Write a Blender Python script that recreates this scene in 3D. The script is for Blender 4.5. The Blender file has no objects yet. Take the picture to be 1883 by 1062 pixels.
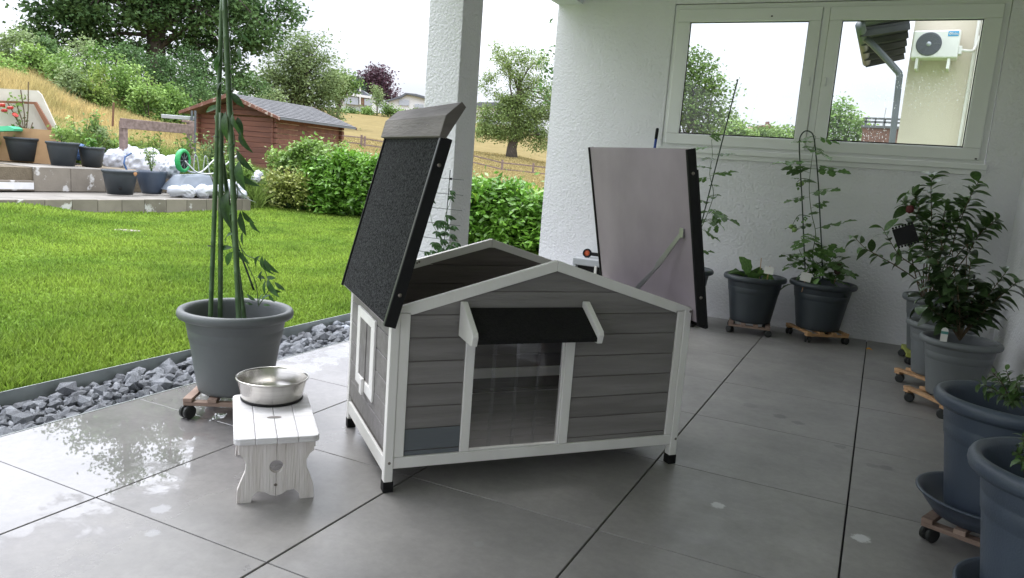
import bpy, math, random
import numpy as np
from mathutils import Vector, Matrix, Euler, Quaternion
random.seed(7)
R = math.radians
S = bpy.context.scene
COL = S.collection

# ---------------------------------------------------------------- camera
F_PX, PITCH, ROLL, YAW, CAM_H = 1395.949, 0.161917, 0.074668, -0.442318, 1.27205
cy, sy, cp, sp = math.cos(YAW), math.sin(YAW), math.cos(PITCH), math.sin(PITCH)
FW = Vector((sy*cp, cy*cp, -sp)); _r = Vector((cy, -sy, 0)); _u = _r.cross(FW)
cr, sr = math.cos(ROLL), math.sin(ROLL)
RT = cr*_r + sr*_u; UP = -sr*_r + cr*_u
CAM = Vector((0, 0, CAM_H))
cd = bpy.data.cameras.new('camera'); co = bpy.data.objects.new('camera', cd); COL.objects.link(co)
cd.sensor_width = 36; cd.lens = 36*F_PX/1883; cd.clip_start = .05; cd.clip_end = 3000
co.matrix_world = Matrix(((RT.x, UP.x, -FW.x, 0), (RT.y, UP.y, -FW.y, 0), (RT.z, UP.z, -FW.z, CAM_H), (0, 0, 0, 1)))
S.camera = co

# ---------------------------------------------------------------- sky, sun, exposure (overcast, light rain)
SUN_EL, SUN_AZ = R(58), R(-70)      # azimuth from +Y towards +X
w = bpy.data.worlds.new('World'); S.world = w; w.use_nodes = True
nt = w.node_tree; nt.nodes.clear()
def N(nt, t, **k):
    n = nt.nodes.new(t)
    for a, b in k.items(): setattr(n, a, b)
    return n
out = N(nt, 'ShaderNodeOutputWorld'); bg = N(nt, 'ShaderNodeBackground'); bg.inputs[1].default_value = .1
sky = N(nt, 'ShaderNodeTexSky', sky_type='NISHITA', sun_disc=False, sun_elevation=SUN_EL, sun_rotation=SUN_AZ)
tc = N(nt, 'ShaderNodeTexCoord'); sx = N(nt, 'ShaderNodeSeparateXYZ'); nt.links.new(tc.outputs['Generated'], sx.inputs[0])
mr = N(nt, 'ShaderNodeMapRange'); mr.inputs[1].default_value = 0; mr.inputs[2].default_value = 1
mr.inputs[3].default_value = 5.2; mr.inputs[4].default_value = 28.0      # overcast: the cloud deck brightens towards the zenith
pw = N(nt, 'ShaderNodeMath', operation='POWER', use_clamp=True); pw.inputs[1].default_value = 1.3; nt.links.new(sx.outputs[2], pw.inputs[0]); nt.links.new(pw.outputs[0], mr.inputs[0])
nz = N(nt, 'ShaderNodeTexNoise'); nz.inputs['Scale'].default_value = 1.6; nz.inputs['Detail'].default_value = 5; nz.inputs['Roughness'].default_value = .5
mp = N(nt, 'ShaderNodeMapping'); mp.inputs['Scale'].default_value = (1, 1, 2.2); mp.inputs['Location'].default_value = (.4, 1.3, .2)
nt.links.new(tc.outputs['Generated'], mp.inputs[0]); nt.links.new(mp.outputs[0], nz.inputs[0])
cr_ = N(nt, 'ShaderNodeValToRGB'); cr_.color_ramp.elements[0].position = .40; cr_.color_ramp.elements[0].color = (.60, .62, .69, 1)
cr_.color_ramp.elements[1].position = .60; cr_.color_ramp.elements[1].color = (.965, .99, 1.07, 1)
nt.links.new(nz.outputs[0], cr_.inputs[0])
vm = N(nt, 'ShaderNodeVectorMath', operation='SCALE'); nt.links.new(cr_.outputs[0], vm.inputs[0]); nt.links.new(mr.outputs[0], vm.inputs['Scale'])
mx = N(nt, 'ShaderNodeMixRGB'); mx.inputs[0].default_value = .93
nt.links.new(sky.outputs[0], mx.inputs[1]); nt.links.new(vm.outputs[0], mx.inputs[2])
nt.links.new(mx.outputs[0], bg.inputs[0]); nt.links.new(bg.outputs[0], out.inputs[0])
sd_ = bpy.data.lights.new('sun', 'SUN'); sd_.energy = 1.3; sd_.angle = R(30); sd_.color = (1, .99, .97)
so = bpy.data.objects.new('sun', sd_); COL.objects.link(so)
sdir = Vector((math.sin(SUN_AZ)*math.cos(SUN_EL), math.cos(SUN_AZ)*math.cos(SUN_EL), math.sin(SUN_EL)))
so.rotation_euler = sdir.to_track_quat('Z', 'Y').to_euler(); so.location = (-5, 5, 12)
S.view_settings.view_transform = 'Standard'; S.view_settings.look = 'None'
S.view_settings.gamma = 1; S.view_settings.use_curve_mapping = False
S.view_settings.exposure = 1.3
try:
    S.cycles.max_bounces = 10; S.cycles.diffuse_bounces = 5; S.cycles.transparent_max_bounces = 16
except Exception: pass

# ---------------------------------------------------------------- survey helpers: pixel of the photo + a real distance or plane -> world point
def ray(px, py): return FW + RT*((px-941.5)/F_PX) - UP*((py-531)/F_PX)
def at(px, py, D):
    d = ray(px, py); return CAM + d*(D/math.hypot(d.x, d.y))
def onz(px, py, z=0.0):
    d = ray(px, py); return CAM + d*((z-CAM_H)/d.z)
def onp(px, py, n, c):
    d = ray(px, py); n = Vector(n); return CAM + d*((c-n.dot(CAM))/n.dot(d))
def ony(px, py, y): return onp(px, py, (0, 1, 0), y)

# ---------------------------------------------------------------- materials
def newmat(name):
    m = bpy.data.materials.new(name); m.use_nodes = True; m.node_tree.nodes.clear(); return m, m.node_tree
MATS = {}
def mat(name, c1, c2=None, rough=.6, scale=6, stretch=(1, 1, 1), bump=0, bscale=40, metallic=0, spec=.5, island=0, objvar=0, world=False, detail=5, lo=.35, hi=.65, trans=0, wear=None, wearscale=8, wearpos=.62, bdetail=4, coat=0):
    m, nt = newmat(name); L = nt.links.new
    o = N(nt, 'ShaderNodeOutputMaterial'); p = N(nt, 'ShaderNodeBsdfPrincipled')
    p.inputs['Roughness'].default_value = rough; p.inputs['Metallic'].default_value = metallic
    p.inputs['Specular IOR Level'].default_value = spec; p.inputs['Coat Weight'].default_value = coat
    if world:
        g = N(nt, 'ShaderNodeNewGeometry'); src = g.outputs['Position']
    else:
        t = N(nt, 'ShaderNodeTexCoord'); oi = N(nt, 'ShaderNodeObjectInfo')
        a = N(nt, 'ShaderNodeVectorMath', operation='MULTIPLY_ADD'); a.inputs[1].default_value = (37, 53, 71)
        cmb = N(nt, 'ShaderNodeCombineXYZ')
        for i in range(3): L(oi.outputs['Random'], cmb.inputs[i])
        L(cmb.outputs[0], a.inputs[0]); L(t.outputs['Object'], a.inputs[2]); src = a.outputs[0]
    mpn = N(nt, 'ShaderNodeMapping'); mpn.inputs['Scale'].default_value = stretch; L(src, mpn.inputs[0])
    n1 = N(nt, 'ShaderNodeTexNoise'); n1.inputs['Scale'].default_value = scale; n1.inputs['Detail'].default_value = detail; L(mpn.outputs[0], n1.inputs[0])
    c2 = c2 or tuple(x*.85 for x in c1)
    rmp = N(nt, 'ShaderNodeValToRGB'); rmp.color_ramp.elements[0].position = lo; rmp.color_ramp.elements[1].position = hi
    rmp.color_ramp.elements[0].color = (*c2, 1); rmp.color_ramp.elements[1].color = (*c1, 1); L(n1.outputs[0], rmp.inputs[0])
    col = rmp.outputs[0]
    if wear:
        n3 = N(nt, 'ShaderNodeTexNoise'); n3.inputs['Scale'].default_value = wearscale; n3.inputs['Detail'].default_value = 8; n3.inputs['Roughness'].default_value = .65; L(mpn.outputs[0], n3.inputs[0])
        r3 = N(nt, 'ShaderNodeValToRGB'); r3.color_ramp.elements[0].position = wearpos; r3.color_ramp.elements[1].position = wearpos+.04; L(n3.outputs[0], r3.inputs[0])
        mw = N(nt, 'ShaderNodeMixRGB'); mw.inputs[2].default_value = (*wear, 1); L(r3.outputs[0], mw.inputs[0]); L(col, mw.inputs[1]); col = mw.outputs[0]
    for amt, kind in ((island, 'i'), (objvar, 'o')):
        if amt:
            if kind == 'i': q = N(nt, 'ShaderNodeNewGeometry').outputs['Random Per Island']
            else: q = N(nt, 'ShaderNodeObjectInfo').outputs['Random']
            mm = N(nt, 'ShaderNodeMapRange'); mm.inputs[3].default_value = 1-amt; mm.inputs[4].default_value = 1+amt; L(q, mm.inputs[0])
            vv = N(nt, 'ShaderNodeVectorMath', operation='SCALE'); L(col, vv.inputs[0]); L(mm.outputs[0], vv.inputs['Scale']); col = vv.outputs[0]
    L(col, p.inputs['Base Color'])
    if bump:
        n2 = N(nt, 'ShaderNodeTexNoise'); n2.inputs['Scale'].default_value = bscale; n2.inputs['Detail'].default_value = bdetail; L(mpn.outputs[0], n2.inputs[0])
        b = N(nt, 'ShaderNodeBump'); b.inputs['Strength'].default_value = bump; b.inputs['Distance'].default_value = .01; L(n2.outputs[0], b.inputs['Height']); L(b.outputs[0], p.inputs['Normal'])
    sh = p.outputs[0]
    if trans:
        tr = N(nt, 'ShaderNodeBsdfTranslucent'); L(col, tr.inputs[0]); ms = N(nt, 'ShaderNodeMixShader'); ms.inputs[0].default_value = trans
        L(sh, ms.inputs[1]); L(tr.outputs[0], ms.inputs[2]); sh = ms.outputs[0]
    L(sh, o.inputs[0]); MATS[name] = m; return m

def glassy(name, tint, refl, rough=.02):
    m, nt = newmat(name); L = nt.links.new
    o = N(nt, 'ShaderNodeOutputMaterial'); t = N(nt, 'ShaderNodeBsdfTransparent'); t.inputs[0].default_value = (*tint, 1)
    g = N(nt, 'ShaderNodeBsdfGlossy'); g.inputs['Roughness'].default_value = rough
    fr = N(nt, 'ShaderNodeFresnel'); fr.inputs[0].default_value = 1.45
    ma = N(nt, 'ShaderNodeMath', operation='MULTIPLY_ADD'); ma.inputs[1].default_value = 1.0; ma.inputs[2].default_value = refl; L(fr.outputs[0], ma.inputs[0])
    ms = N(nt, 'ShaderNodeMixShader'); L(ma.outputs[0], ms.inputs[0]); L(t.outputs[0], ms.inputs[1]); L(g.outputs[0], ms.inputs[2])
    L(ms.outputs[0], o.inputs[0]); return m

M = dict(
 stucco=mat('stucco_white', (.79, .785, .815), (.75, .745, .775), rough=.85, scale=2, bump=1.0, bscale=55, world=True, spec=.2, bdetail=3),
 ceiling=mat('ceiling_white', (.70, .70, .70), rough=.9, scale=2, bump=.3, world=True),
 upvc=mat('window_plastic', (.76, .77, .76), (.73, .74, .73), rough=.35, scale=2),
 gasket=mat('rubber_gasket', (.02, .02, .02), rough=.5),
 white=mat('white_paint', (.82, .81, .79), (.76, .745, .72), rough=.5, scale=7, stretch=(1, 1, .25), bump=.12, bscale=60, objvar=.04, wear=(.5, .47, .42), wearpos=.73, wearscale=14),
 plank=mat('grey_stain_wood', (.245, .233, .228), (.182, .171, .167), rough=.6, scale=5, stretch=(.35, 4, 4), bump=.35, bscale=30, objvar=.10, wear=(.13, .12, .112), wearpos=.74, wearscale=5),
 plankblue=mat('fresh_grey_wood', (.15, .165, .185), (.12, .135, .15), rough=.55, scale=5, stretch=(.35, 4, 4), bump=.3, bscale=30),
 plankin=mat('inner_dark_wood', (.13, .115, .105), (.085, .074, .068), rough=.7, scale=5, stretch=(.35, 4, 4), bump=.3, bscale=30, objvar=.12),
 lilac=mat('primed_board', (.41, .355, .385), (.335, .29, .315), rough=.6, scale=4, stretch=(3, 1.0, .5), bump=.12, bscale=25, lo=.3, hi=.7),
 felt=mat('roofing_felt', (.050, .053, .056), (.009, .009, .010), rough=.95, scale=120, bump=1.0, bscale=150, detail=3, lo=.42, hi=.58, spec=.15),
 feltblack=mat('black_felt', (.016, .016, .016), (.011, .011, .011), rough=.9, scale=90, bump=.5, bscale=150, spec=.2),
 black=mat('black_plastic', (.012, .012, .013), rough=.55, scale=20, bump=.1, spec=.2),
 trim=mat('dark_metal_trim', (.10, .105, .11), rough=.4, metallic=.6),
 capwood=mat('grey_ridge_wood', (.235, .21, .205), (.15, .132, .13), rough=.7, scale=7, stretch=(3, .35, 3), bump=.4, bscale=40),
 steel=mat('brushed_steel', (.66, .64, .60), (.56, .54, .51), rough=.24, metallic=1, scale=3, stretch=(1, 1, 30), bump=.04, bscale=40),
 zinc=mat('zinc_bracket', (.40, .40, .41), rough=.4, metallic=.8, scale=10),
 screw=mat('screw_metal', (.25, .22, .2), rough=.4, metallic=.8),
 pot=mat('anthracite_planter', (.135, .148, .152), (.115, .127, .132), rough=.5, scale=4, bump=.15, bscale=160, objvar=.10, wear=(.15, .16, .165), wearpos=.70, wearscale=6),
 potdark=mat('dark_planter', (.045, .056, .066), (.036, .045, .054), rough=.45, scale=4, bump=.12, bscale=160, objvar=.1),
 gripshade=mat('grip_slot_shade', (.20, .185, .175), rough=.8),  # dark tone painting the shade inside the stool's grip slot
 potblue=mat('blue_grey_planter', (.062, .082, .115), (.05, .066, .095), rough=.42, scale=4, bump=.12, bscale=160, wear=(.10, .12, .15), wearpos=.72),
 soil=mat('potting_soil', (.030, .022, .016), (.014, .010, .008), rough=.95, scale=40, bump=1, bscale=60),
 pine=mat('pine_batten', (.50, .30, .15), (.38, .21, .10), rough=.6, scale=6, stretch=(.5, 5, 5), bump=.2, bscale=30, objvar=.1),
 oldpine=mat('weathered_batten', (.33, .24, .19), (.21, .14, .11), rough=.75, scale=7, stretch=(.5, 5, 5), bump=.35, bscale=30, objvar=.15),
 lime=mat('lime_paint', (.42, .46, .10), (.36, .40, .08), rough=.5, scale=6),
 rubber=mat('caster_rubber', (.018, .02, .019), rough=.5, scale=10, bump=.1),
 bamboo=mat('green_stake', (.08, .145, .055), (.045, .09, .034), rough=.45, scale=10, stretch=(4, 4, .5), objvar=.15),
 darkstake=mat('dark_green_stake', (.015, .035, .02), (.01, .022, .014), rough=.4, scale=10),
 stem=mat('plant_stem', (.07, .13, .035), (.05, .085, .025), rough=.6, scale=10, objvar=.1),
 woodstem=mat('woody_stem', (.13, .095, .055), (.08, .055, .03), rough=.8, scale=20),
 vineleaf=mat('vine_leaf', (.05, .12, .03), (.03, .075, .025), rough=.38, scale=9, objvar=.4, trans=.25),
 tomleaf=mat('tomato_leaf', (.14, .26, .07), (.075, .15, .04), rough=.5, scale=9, objvar=.35, trans=.3),
 camleaf=mat('camellia_leaf', (.062, .105, .038), (.03, .06, .022), rough=.28, scale=8, objvar=.45, trans=.12),
 lemleaf=mat('citrus_leaf', (.10, .18, .05), (.05, .10, .03), rough=.35, scale=8, objvar=.45, trans=.2),
 fruit=mat('green_tomato', (.22, .34, .09), rough=.3, scale=5),
 card=mat('white_card', (.72, .71, .67), rough=.6),
 green=mat('green_print', (.05, .22, .20), rough=.5),
 brown=mat('brown_ornament', (.09, .045, .03), (.05, .025, .018), rough=.6, scale=30),
 blue=mat('blue_handle', (.02, .06, .28), rough=.35),
 orange=mat('orange_plastic', (.55, .09, .02), rough=.4, scale=30),
 greyplastic=mat('light_grey_plastic', (.42, .44, .46), rough=.45),
 edging=mat('galvanised_edging', (.40, .43, .42), (.31, .34, .33), rough=.4, metallic=.5, scale=8, world=True),
 stone=mat('slate_chipping', (.25, .263, .288), (.13, .14, .155), rough=.7, scale=16, bump=.9, bscale=30, objvar=.32, lo=.3, hi=.65),
 gravelbase=mat('gravel_bed', (.035, .038, .044), (.018, .02, .022), rough=.9, scale=60, bump=1, world=True),
 joint=mat('tile_joint', (.022, .022, .025), rough=.9, world=True),
 whitewash=mat('whitewashed_wood', (.76, .75, .77), (.64, .62, .63), rough=.6, scale=9, stretch=(.25, 5, 5), bump=.4, bscale=30, wear=(.20, .17, .15), wearpos=.665, wearscale=7, objvar=.02),
 whitewashleg=mat('worn_whitewash', (.74, .70, .68), (.62, .575, .545), rough=.65, scale=8, stretch=(5, 5, .3), bump=.4, bscale=30, wear=(.27, .22, .18), wearpos=.66, wearscale=7),
)
def tile_material():
    m, nt = newmat('porcelain_tile'); L = nt.links.new
    o = N(nt, 'ShaderNodeOutputMaterial'); p = N(nt, 'ShaderNodeBsdfPrincipled'); L(p.outputs[0], o.inputs[0])
    g = N(nt, 'ShaderNodeNewGeometry'); P = g.outputs['Position']; oi = N(nt, 'ShaderNodeObjectInfo')
    def noise(scale, detail=5, rough=.55, src=P):
        n = N(nt, 'ShaderNodeTexNoise'); n.inputs['Scale'].default_value = scale; n.inputs['Detail'].default_value = detail; n.inputs['Roughness'].default_value = rough; L(src, n.inputs[0]); return n.outputs[0]
    def ramp(a, p0, c0, p1, c1):
        r = N(nt, 'ShaderNodeValToRGB'); r.color_ramp.elements[0].position = p0; r.color_ramp.elements[1].position = p1
        r.color_ramp.elements[0].color = (*c0, 1); r.color_ramp.elements[1].color = (*c1, 1); L(a, r.inputs[0]); return r.outputs[0]
    def mathn(op, a, b):
        n = N(nt, 'ShaderNodeMath', operation=op)
        for i, v in enumerate((a, b)):
            if isinstance(v, (int, float)): n.inputs[i].default_value = v
            else: L(v, n.inputs[i])
        return n.outputs[0]
    # each tile has its own cloudy print
    cmb = N(nt, 'ShaderNodeCombineXYZ'); L(oi.outputs['Random'], cmb.inputs[0]); L(oi.outputs['Random'], cmb.inputs[1])
    off = N(nt, 'ShaderNodeVectorMath', operation='MULTIPLY_ADD'); off.inputs[1].default_value = (40, 17, 0); L(cmb.outputs[0], off.inputs[0]); L(P, off.inputs[2])
    base = ramp(noise(2.6, 8, .6, off.outputs[0]), .3, (.205, .198, .193), .7, (.290, .278, .268))
    fine = ramp(noise(26, 6, .7), .35, (.90, .90, .90), .65, (1.05, 1.05, 1.05))
    mm = N(nt, 'ShaderNodeMixRGB', blend_type='MULTIPLY'); mm.inputs[0].default_value = 1; L(base, mm.inputs[1]); L(fine, mm.inputs[2]); col = mm.outputs[0]
    # stains: (x, y, radius, colour, strength)
    def spot(col, x, y, r, c, k, sc=9, ax=1.0):
        s = N(nt, 'ShaderNodeVectorMath', operation='SUBTRACT'); s.inputs[1].default_value = (x, y, 0); L(P, s.inputs[0])
        s2 = N(nt, 'ShaderNodeVectorMath', operation='MULTIPLY'); s2.inputs[1].default_value = (1, ax, 0); L(s.outputs[0], s2.inputs[0])
        ln = N(nt, 'ShaderNodeVectorMath', operation='LENGTH'); L(s2.outputs[0], ln.inputs[0])
        e = mathn('ADD', ln.outputs['Value'], mathn('MULTIPLY', mathn('SUBTRACT', noise(sc*5, 6, .7), .5), r*1.6))
        k0 = N(nt, 'ShaderNodeMapRange'); k0.inputs[1].default_value = r*1.05; k0.inputs[2].default_value = r*.75; k0.inputs[3].default_value = 0; k0.inputs[4].default_value = k; L(e, k0.inputs[0])
        mxx = N(nt, 'ShaderNodeMixRGB'); mxx.inputs[2].default_value = (*c, 1); L(k0.outputs[0], mxx.inputs[0]); L(col, mxx.inputs[1]); return mxx.outputs[0]
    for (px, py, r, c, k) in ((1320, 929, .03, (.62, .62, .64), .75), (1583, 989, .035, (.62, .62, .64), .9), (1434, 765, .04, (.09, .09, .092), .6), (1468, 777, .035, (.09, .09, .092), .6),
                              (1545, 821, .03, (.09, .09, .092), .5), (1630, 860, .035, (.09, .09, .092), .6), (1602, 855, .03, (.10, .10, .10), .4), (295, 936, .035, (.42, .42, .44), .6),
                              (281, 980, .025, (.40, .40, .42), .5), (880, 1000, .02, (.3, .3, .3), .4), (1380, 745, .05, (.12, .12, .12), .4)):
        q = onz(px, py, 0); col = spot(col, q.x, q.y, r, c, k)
    # rain-wet area near the open edge
    sp = N(nt, 'ShaderNodeSeparateXYZ'); L(P, sp.inputs[0])
    wx = N(nt, 'ShaderNodeMapRange'); wx.inputs[1].default_value = -1.9; wx.inputs[2].default_value = -2.75; wx.inputs[3].default_value = 0; wx.inputs[4].default_value = .66; L(sp.outputs[0], wx.inputs[0])
    wy = N(nt, 'ShaderNodeMapRange'); wy.inputs[1].default_value = 3.0; wy.inputs[2].default_value = 1.9; wy.inputs[3].default_value = -.22; wy.inputs[4].default_value = .12; L(sp.outputs[1], wy.inputs[0])
    e = mathn('ADD', mathn('ADD', wx.outputs[0], wy.outputs[0]), mathn('MULTIPLY', mathn('SUBTRACT', noise(4.2, 9, .68), .5), 1.0))
    wet = ramp(e, .42, (0, 0, 0), .47, (1, 1, 1))
    fx = N(nt, 'ShaderNodeMapRange'); fx.inputs[1].default_value = -1.5; fx.inputs[2].default_value = -2.6; L(sp.outputs[0], fx.inputs[0])
    film = mathn('MAXIMUM', ramp(e, .18, (0, 0, 0), .42, (1, 1, 1)), mathn('MULTIPLY', fx.outputs[0], .95))
    dk = N(nt, 'ShaderNodeMixRGB', blend_type='MULTIPLY'); dk.inputs[2].default_value = (.88, .88, .90, 1); L(film, dk.inputs[0]); L(col, dk.inputs[1]); col = dk.outputs[0]
    L(col, p.inputs['Base Color'])
    rr = ramp(noise(7, 6, .6), .3, (.36, .36, .36), .7, (.47, .47, .47))
    r1 = N(nt, 'ShaderNodeMixRGB'); r1.inputs[2].default_value = (.13, .13, .13, 1); L(film, r1.inputs[0]); L(rr, r1.inputs[1])
    r2 = N(nt, 'ShaderNodeMixRGB'); r2.inputs[2].default_value = (.015, .015, .015, 1); L(wet, r2.inputs[0]); L(r1.outputs[0], r2.inputs[1]); L(r2.outputs[0], p.inputs['Roughness'])
    p.inputs['Specular IOR Level'].default_value = .6
    L(mathn('MULTIPLY', wet, .9), p.inputs['Coat Weight']); p.inputs['Coat Roughness'].default_value = .01
    b = N(nt, 'ShaderNodeBump'); b.inputs['Distance'].default_value = .004
    L(noise(60, 5, .6), b.inputs['Height'])
    st = N(nt, 'ShaderNodeMapRange'); st.inputs[3].default_value = .10; st.inputs[4].default_value = .0; L(wet, st.inputs[0]); L(st.outputs[0], b.inputs['Strength'])
    L(b.outputs[0], p.inputs['Normal'])
    return m
M['tile'] = tile_material()
M['glass'] = glassy('window_glass', (.93, .96, .95), .01, .0)
M['pvc'] = glassy('clear_pvc_strip', (.86, .86, .88), .10, .08)
def drop_material():
    m, nt = newmat('raindrop'); L = nt.links.new; o = N(nt, 'ShaderNodeOutputMaterial'); t = N(nt, 'ShaderNodeBsdfTransparent'); b = N(nt, 'ShaderNodeBsdfTranslucent'); b.inputs[0].default_value = (.95, .96, .97, 1)
    ms = N(nt, 'ShaderNodeMixShader'); ms.inputs[0].default_value = .5; L(t.outputs[0], ms.inputs[1]); L(b.outputs[0], ms.inputs[2]); L(ms.outputs[0], o.inputs[0]); return m
M['water'] = drop_material()

# ---------------------------------------------------------------- mesh helpers
class MB:
    def __init__(s): s.v = []; s.f = []
    def add(s, vs, fs):
        k = len(s.v); s.v += [tuple(a) for a in vs]; s.f += [tuple(i+k for i in f) for f in fs]; return s
    def box(s, lo, hi, mtx=None):
        x0, y0, z0 = lo; x1, y1, z1 = hi
        vs = [Vector(a) for a in ((x0, y0, z0), (x1, y0, z0), (x1, y1, z0), (x0, y1, z0), (x0, y0, z1), (x1, y0, z1), (x1, y1, z1), (x0, y1, z1))]
        if mtx is not None: vs = [mtx @ a for a in vs]
        return s.add(vs, [(0, 3, 2, 1), (4, 5, 6, 7), (0, 1, 5, 4), (1, 2, 6, 5), (2, 3, 7, 6), (3, 0, 4, 7)])
    def prism(s, pts, a, b, axis='y', mtx=None):
        # pts polygon in the two other axes (for y: (x,z)); extruded from a to b
        def mk(u, v, t): return Vector({'y': (u, t, v), 'x': (t, u, v), 'z': (u, v, t)}[axis])
        n = len(pts); vs = [mk(u, v, a) for u, v in pts]+[mk(u, v, b) for u, v in pts]
        if mtx is not None: vs = [mtx @ q for q in vs]
        area = sum(pts[i][0]*pts[(i+1) % n][1]-pts[(i+1) % n][0]*pts[i][1] for i in range(n))
        fl = (area > 0) == (axis == 'y') if b > a else (area > 0) != (axis == 'y')
        # orient so that normals point outwards
        fs = [tuple(range(n)), tuple(range(2*n-1, n-1, -1))]+[(i, n+i, n+(i+1) % n, (i+1) % n) for i in range(n)]
        if not fl: fs = [tuple(reversed(f)) for f in fs]
        return s.add(vs, fs)
    def tube(s, pts, r, n=8, cap=True):
        pts = [Vector(p) for p in pts]; k = len(pts); rs = r if isinstance(r, (list, tuple)) else [r]*k
        base = len(s.v); up = Vector((0, 0, 1)); prev = None
        for i, p in enumerate(pts):
            t = (pts[min(i+1, k-1)]-pts[max(i-1, 0)]).normalized()
            if prev is None: a = t.cross(up if abs(t.z) < .9 else Vector((1, 0, 0))).normalized()
            else: a = (prev - t*prev.dot(t)).normalized()
            prev = a; b = t.cross(a)
            for j in range(n):
                th = 2*math.pi*j/n; s.v.append(tuple(p+(a*math.cos(th)+b*math.sin(th))*rs[i]))
        for i in range(k-1):
            for j in range(n):
                s.f.append((base+i*n+j, base+i*n+(j+1) % n, base+(i+1)*n+(j+1) % n, base+(i+1)*n+j))
        if cap: s.f.append(tuple(base+j for j in reversed(range(n)))); s.f.append(tuple(base+(k-1)*n+j for j in range(n)))
        return s
    def lathe(s, prof, n=48, mtx=None, close=False):
        base = len(s.v); k = len(prof)
        for (r, z) in prof:
            for j in range(n):
                th = 2*math.pi*j/n; q = Vector((r*math.cos(th), r*math.sin(th), z)); s.v.append(tuple(mtx @ q if mtx is not None else q))
        for i in range(k-1 if not close else k):
            a = i; b = (i+1) % k
            for j in range(n): s.f.append((base+a*n+j, base+a*n+(j+1) % n, base+b*n+(j+1) % n, base+b*n+j))
        return s
    def disc(s, r, z, n=48, mtx=None, up=True):
        vs = [Vector((r*math.cos(2*math.pi*j/n), r*math.sin(2*math.pi*j/n), z)) for j in range(n)]
        if mtx is not None: vs = [mtx @ q for q in vs]
        return s.add(vs, [tuple(range(n)) if up else tuple(reversed(range(n)))])
    def mesh(s, name, m, smooth=False):
        me = bpy.data.meshes.new(name); me.from_pydata(s.v, [], s.f); me.materials.append(M[m] if isinstance(m, str) else m)
        if smooth: me.shade_smooth()
        me.update(); return me
    def build(s, name, m, parent=None, smooth=False, bevel=0, seg=2, auto=None):
        return link(name, s.mesh(name, m, smooth), parent, bevel, seg)
def link(name, me, parent=None, bevel=0, seg=2, mtx=None):
    o = bpy.data.objects.new(name, me); COL.objects.link(o)
    if parent is not None: o.parent = parent
    if mtx is not None: o.matrix_basis = mtx
    if bevel:
        b = o.modifiers.new('bevel', 'BEVEL'); b.width = bevel; b.segments = seg; b.limit_method = 'ANGLE'; b.angle_limit = R(35); b.harden_normals = False
    return o
def tag(o, label=None, cat=None, group=None, kind=None):
    if label: o['label'] = label
    if cat: o['category'] = cat
    if group: o['group'] = group
    if kind: o['kind'] = kind
    return o
def thing(name, label, cat, loc=(0, 0, 0), rz=0, group=None):
    o = bpy.data.objects.new(name, None); o.empty_display_size = .1; COL.objects.link(o); o.location = loc; o.rotation_euler = (0, 0, rz)
    return tag(o, label, cat, group)
def struct(name): o = bpy.data.objects.new(name, None); COL.objects.link(o); o['kind'] = 'structure'; return o
def fastmesh(name, V, F, m, smooth=False):
    # V (n,3) float, F (k,4) or (k,3) int
    me = bpy.data.meshes.new(name); V = np.asarray(V, np.float32); F = np.asarray(F, np.int32); k, c = F.shape
    me.vertices.add(len(V)); me.vertices.foreach_set('co', V.ravel()); me.loops.add(k*c); me.loops.foreach_set('vertex_index', F.ravel())
    me.polygons.add(k); me.polygons.foreach_set('loop_start', np.arange(0, k*c, c, dtype=np.int32))
    try: me.polygons.foreach_set('loop_total', np.full(k, c, np.int32))
    except Exception: pass
    me.materials.append(M[m] if isinstance(m, str) else m); me.update(calc_edges=True)
    if smooth: me.shade_smooth()
    return me
def leaf_arrays(C, size, rng, up=.3, aspect=.5, droop=.2, jitter=.35):
    """diamond leaves folded along the midrib: 4 vertices, 2 triangles each"""
    n = len(C); C = np.asarray(C); size = np.broadcast_to(size, n)*(1+jitter*(rng.random(n)-.5)*2)
    d = rng.normal(size=(n, 3)); d[:, 2] = d[:, 2]*.6-droop; d /= np.linalg.norm(d, axis=1)[:, None]
    nn = rng.normal(size=(n, 3)); nn[:, 2] = np.abs(nn[:, 2])+up; side = np.cross(d, nn); side /= np.linalg.norm(side, axis=1)[:, None]+1e-9
    nrm = np.cross(side, d)
    L = size[:, None]; W = L*aspect*.5
    v0 = C; v2 = C+d*L; mid = C+d*L*.45
    v1 = mid+side*W+nrm*W*.25; v3 = mid-side*W+nrm*W*.25
    V = np.stack([v0, v1, v2, v3], 1).reshape(-1, 3); b = np.arange(n)[:, None]*4
    F = np.concatenate([b+np.array([[0, 1, 2]]), b+np.array([[0, 2, 3]])], 1).reshape(-1, 3)
    return V, F
def leaf_cloud(name, C, size, m, rng, parent=None, **k):
    V, F = leaf_arrays(C, size, rng, **k); return link(name, fastmesh(name, V, F, m), parent)

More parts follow.
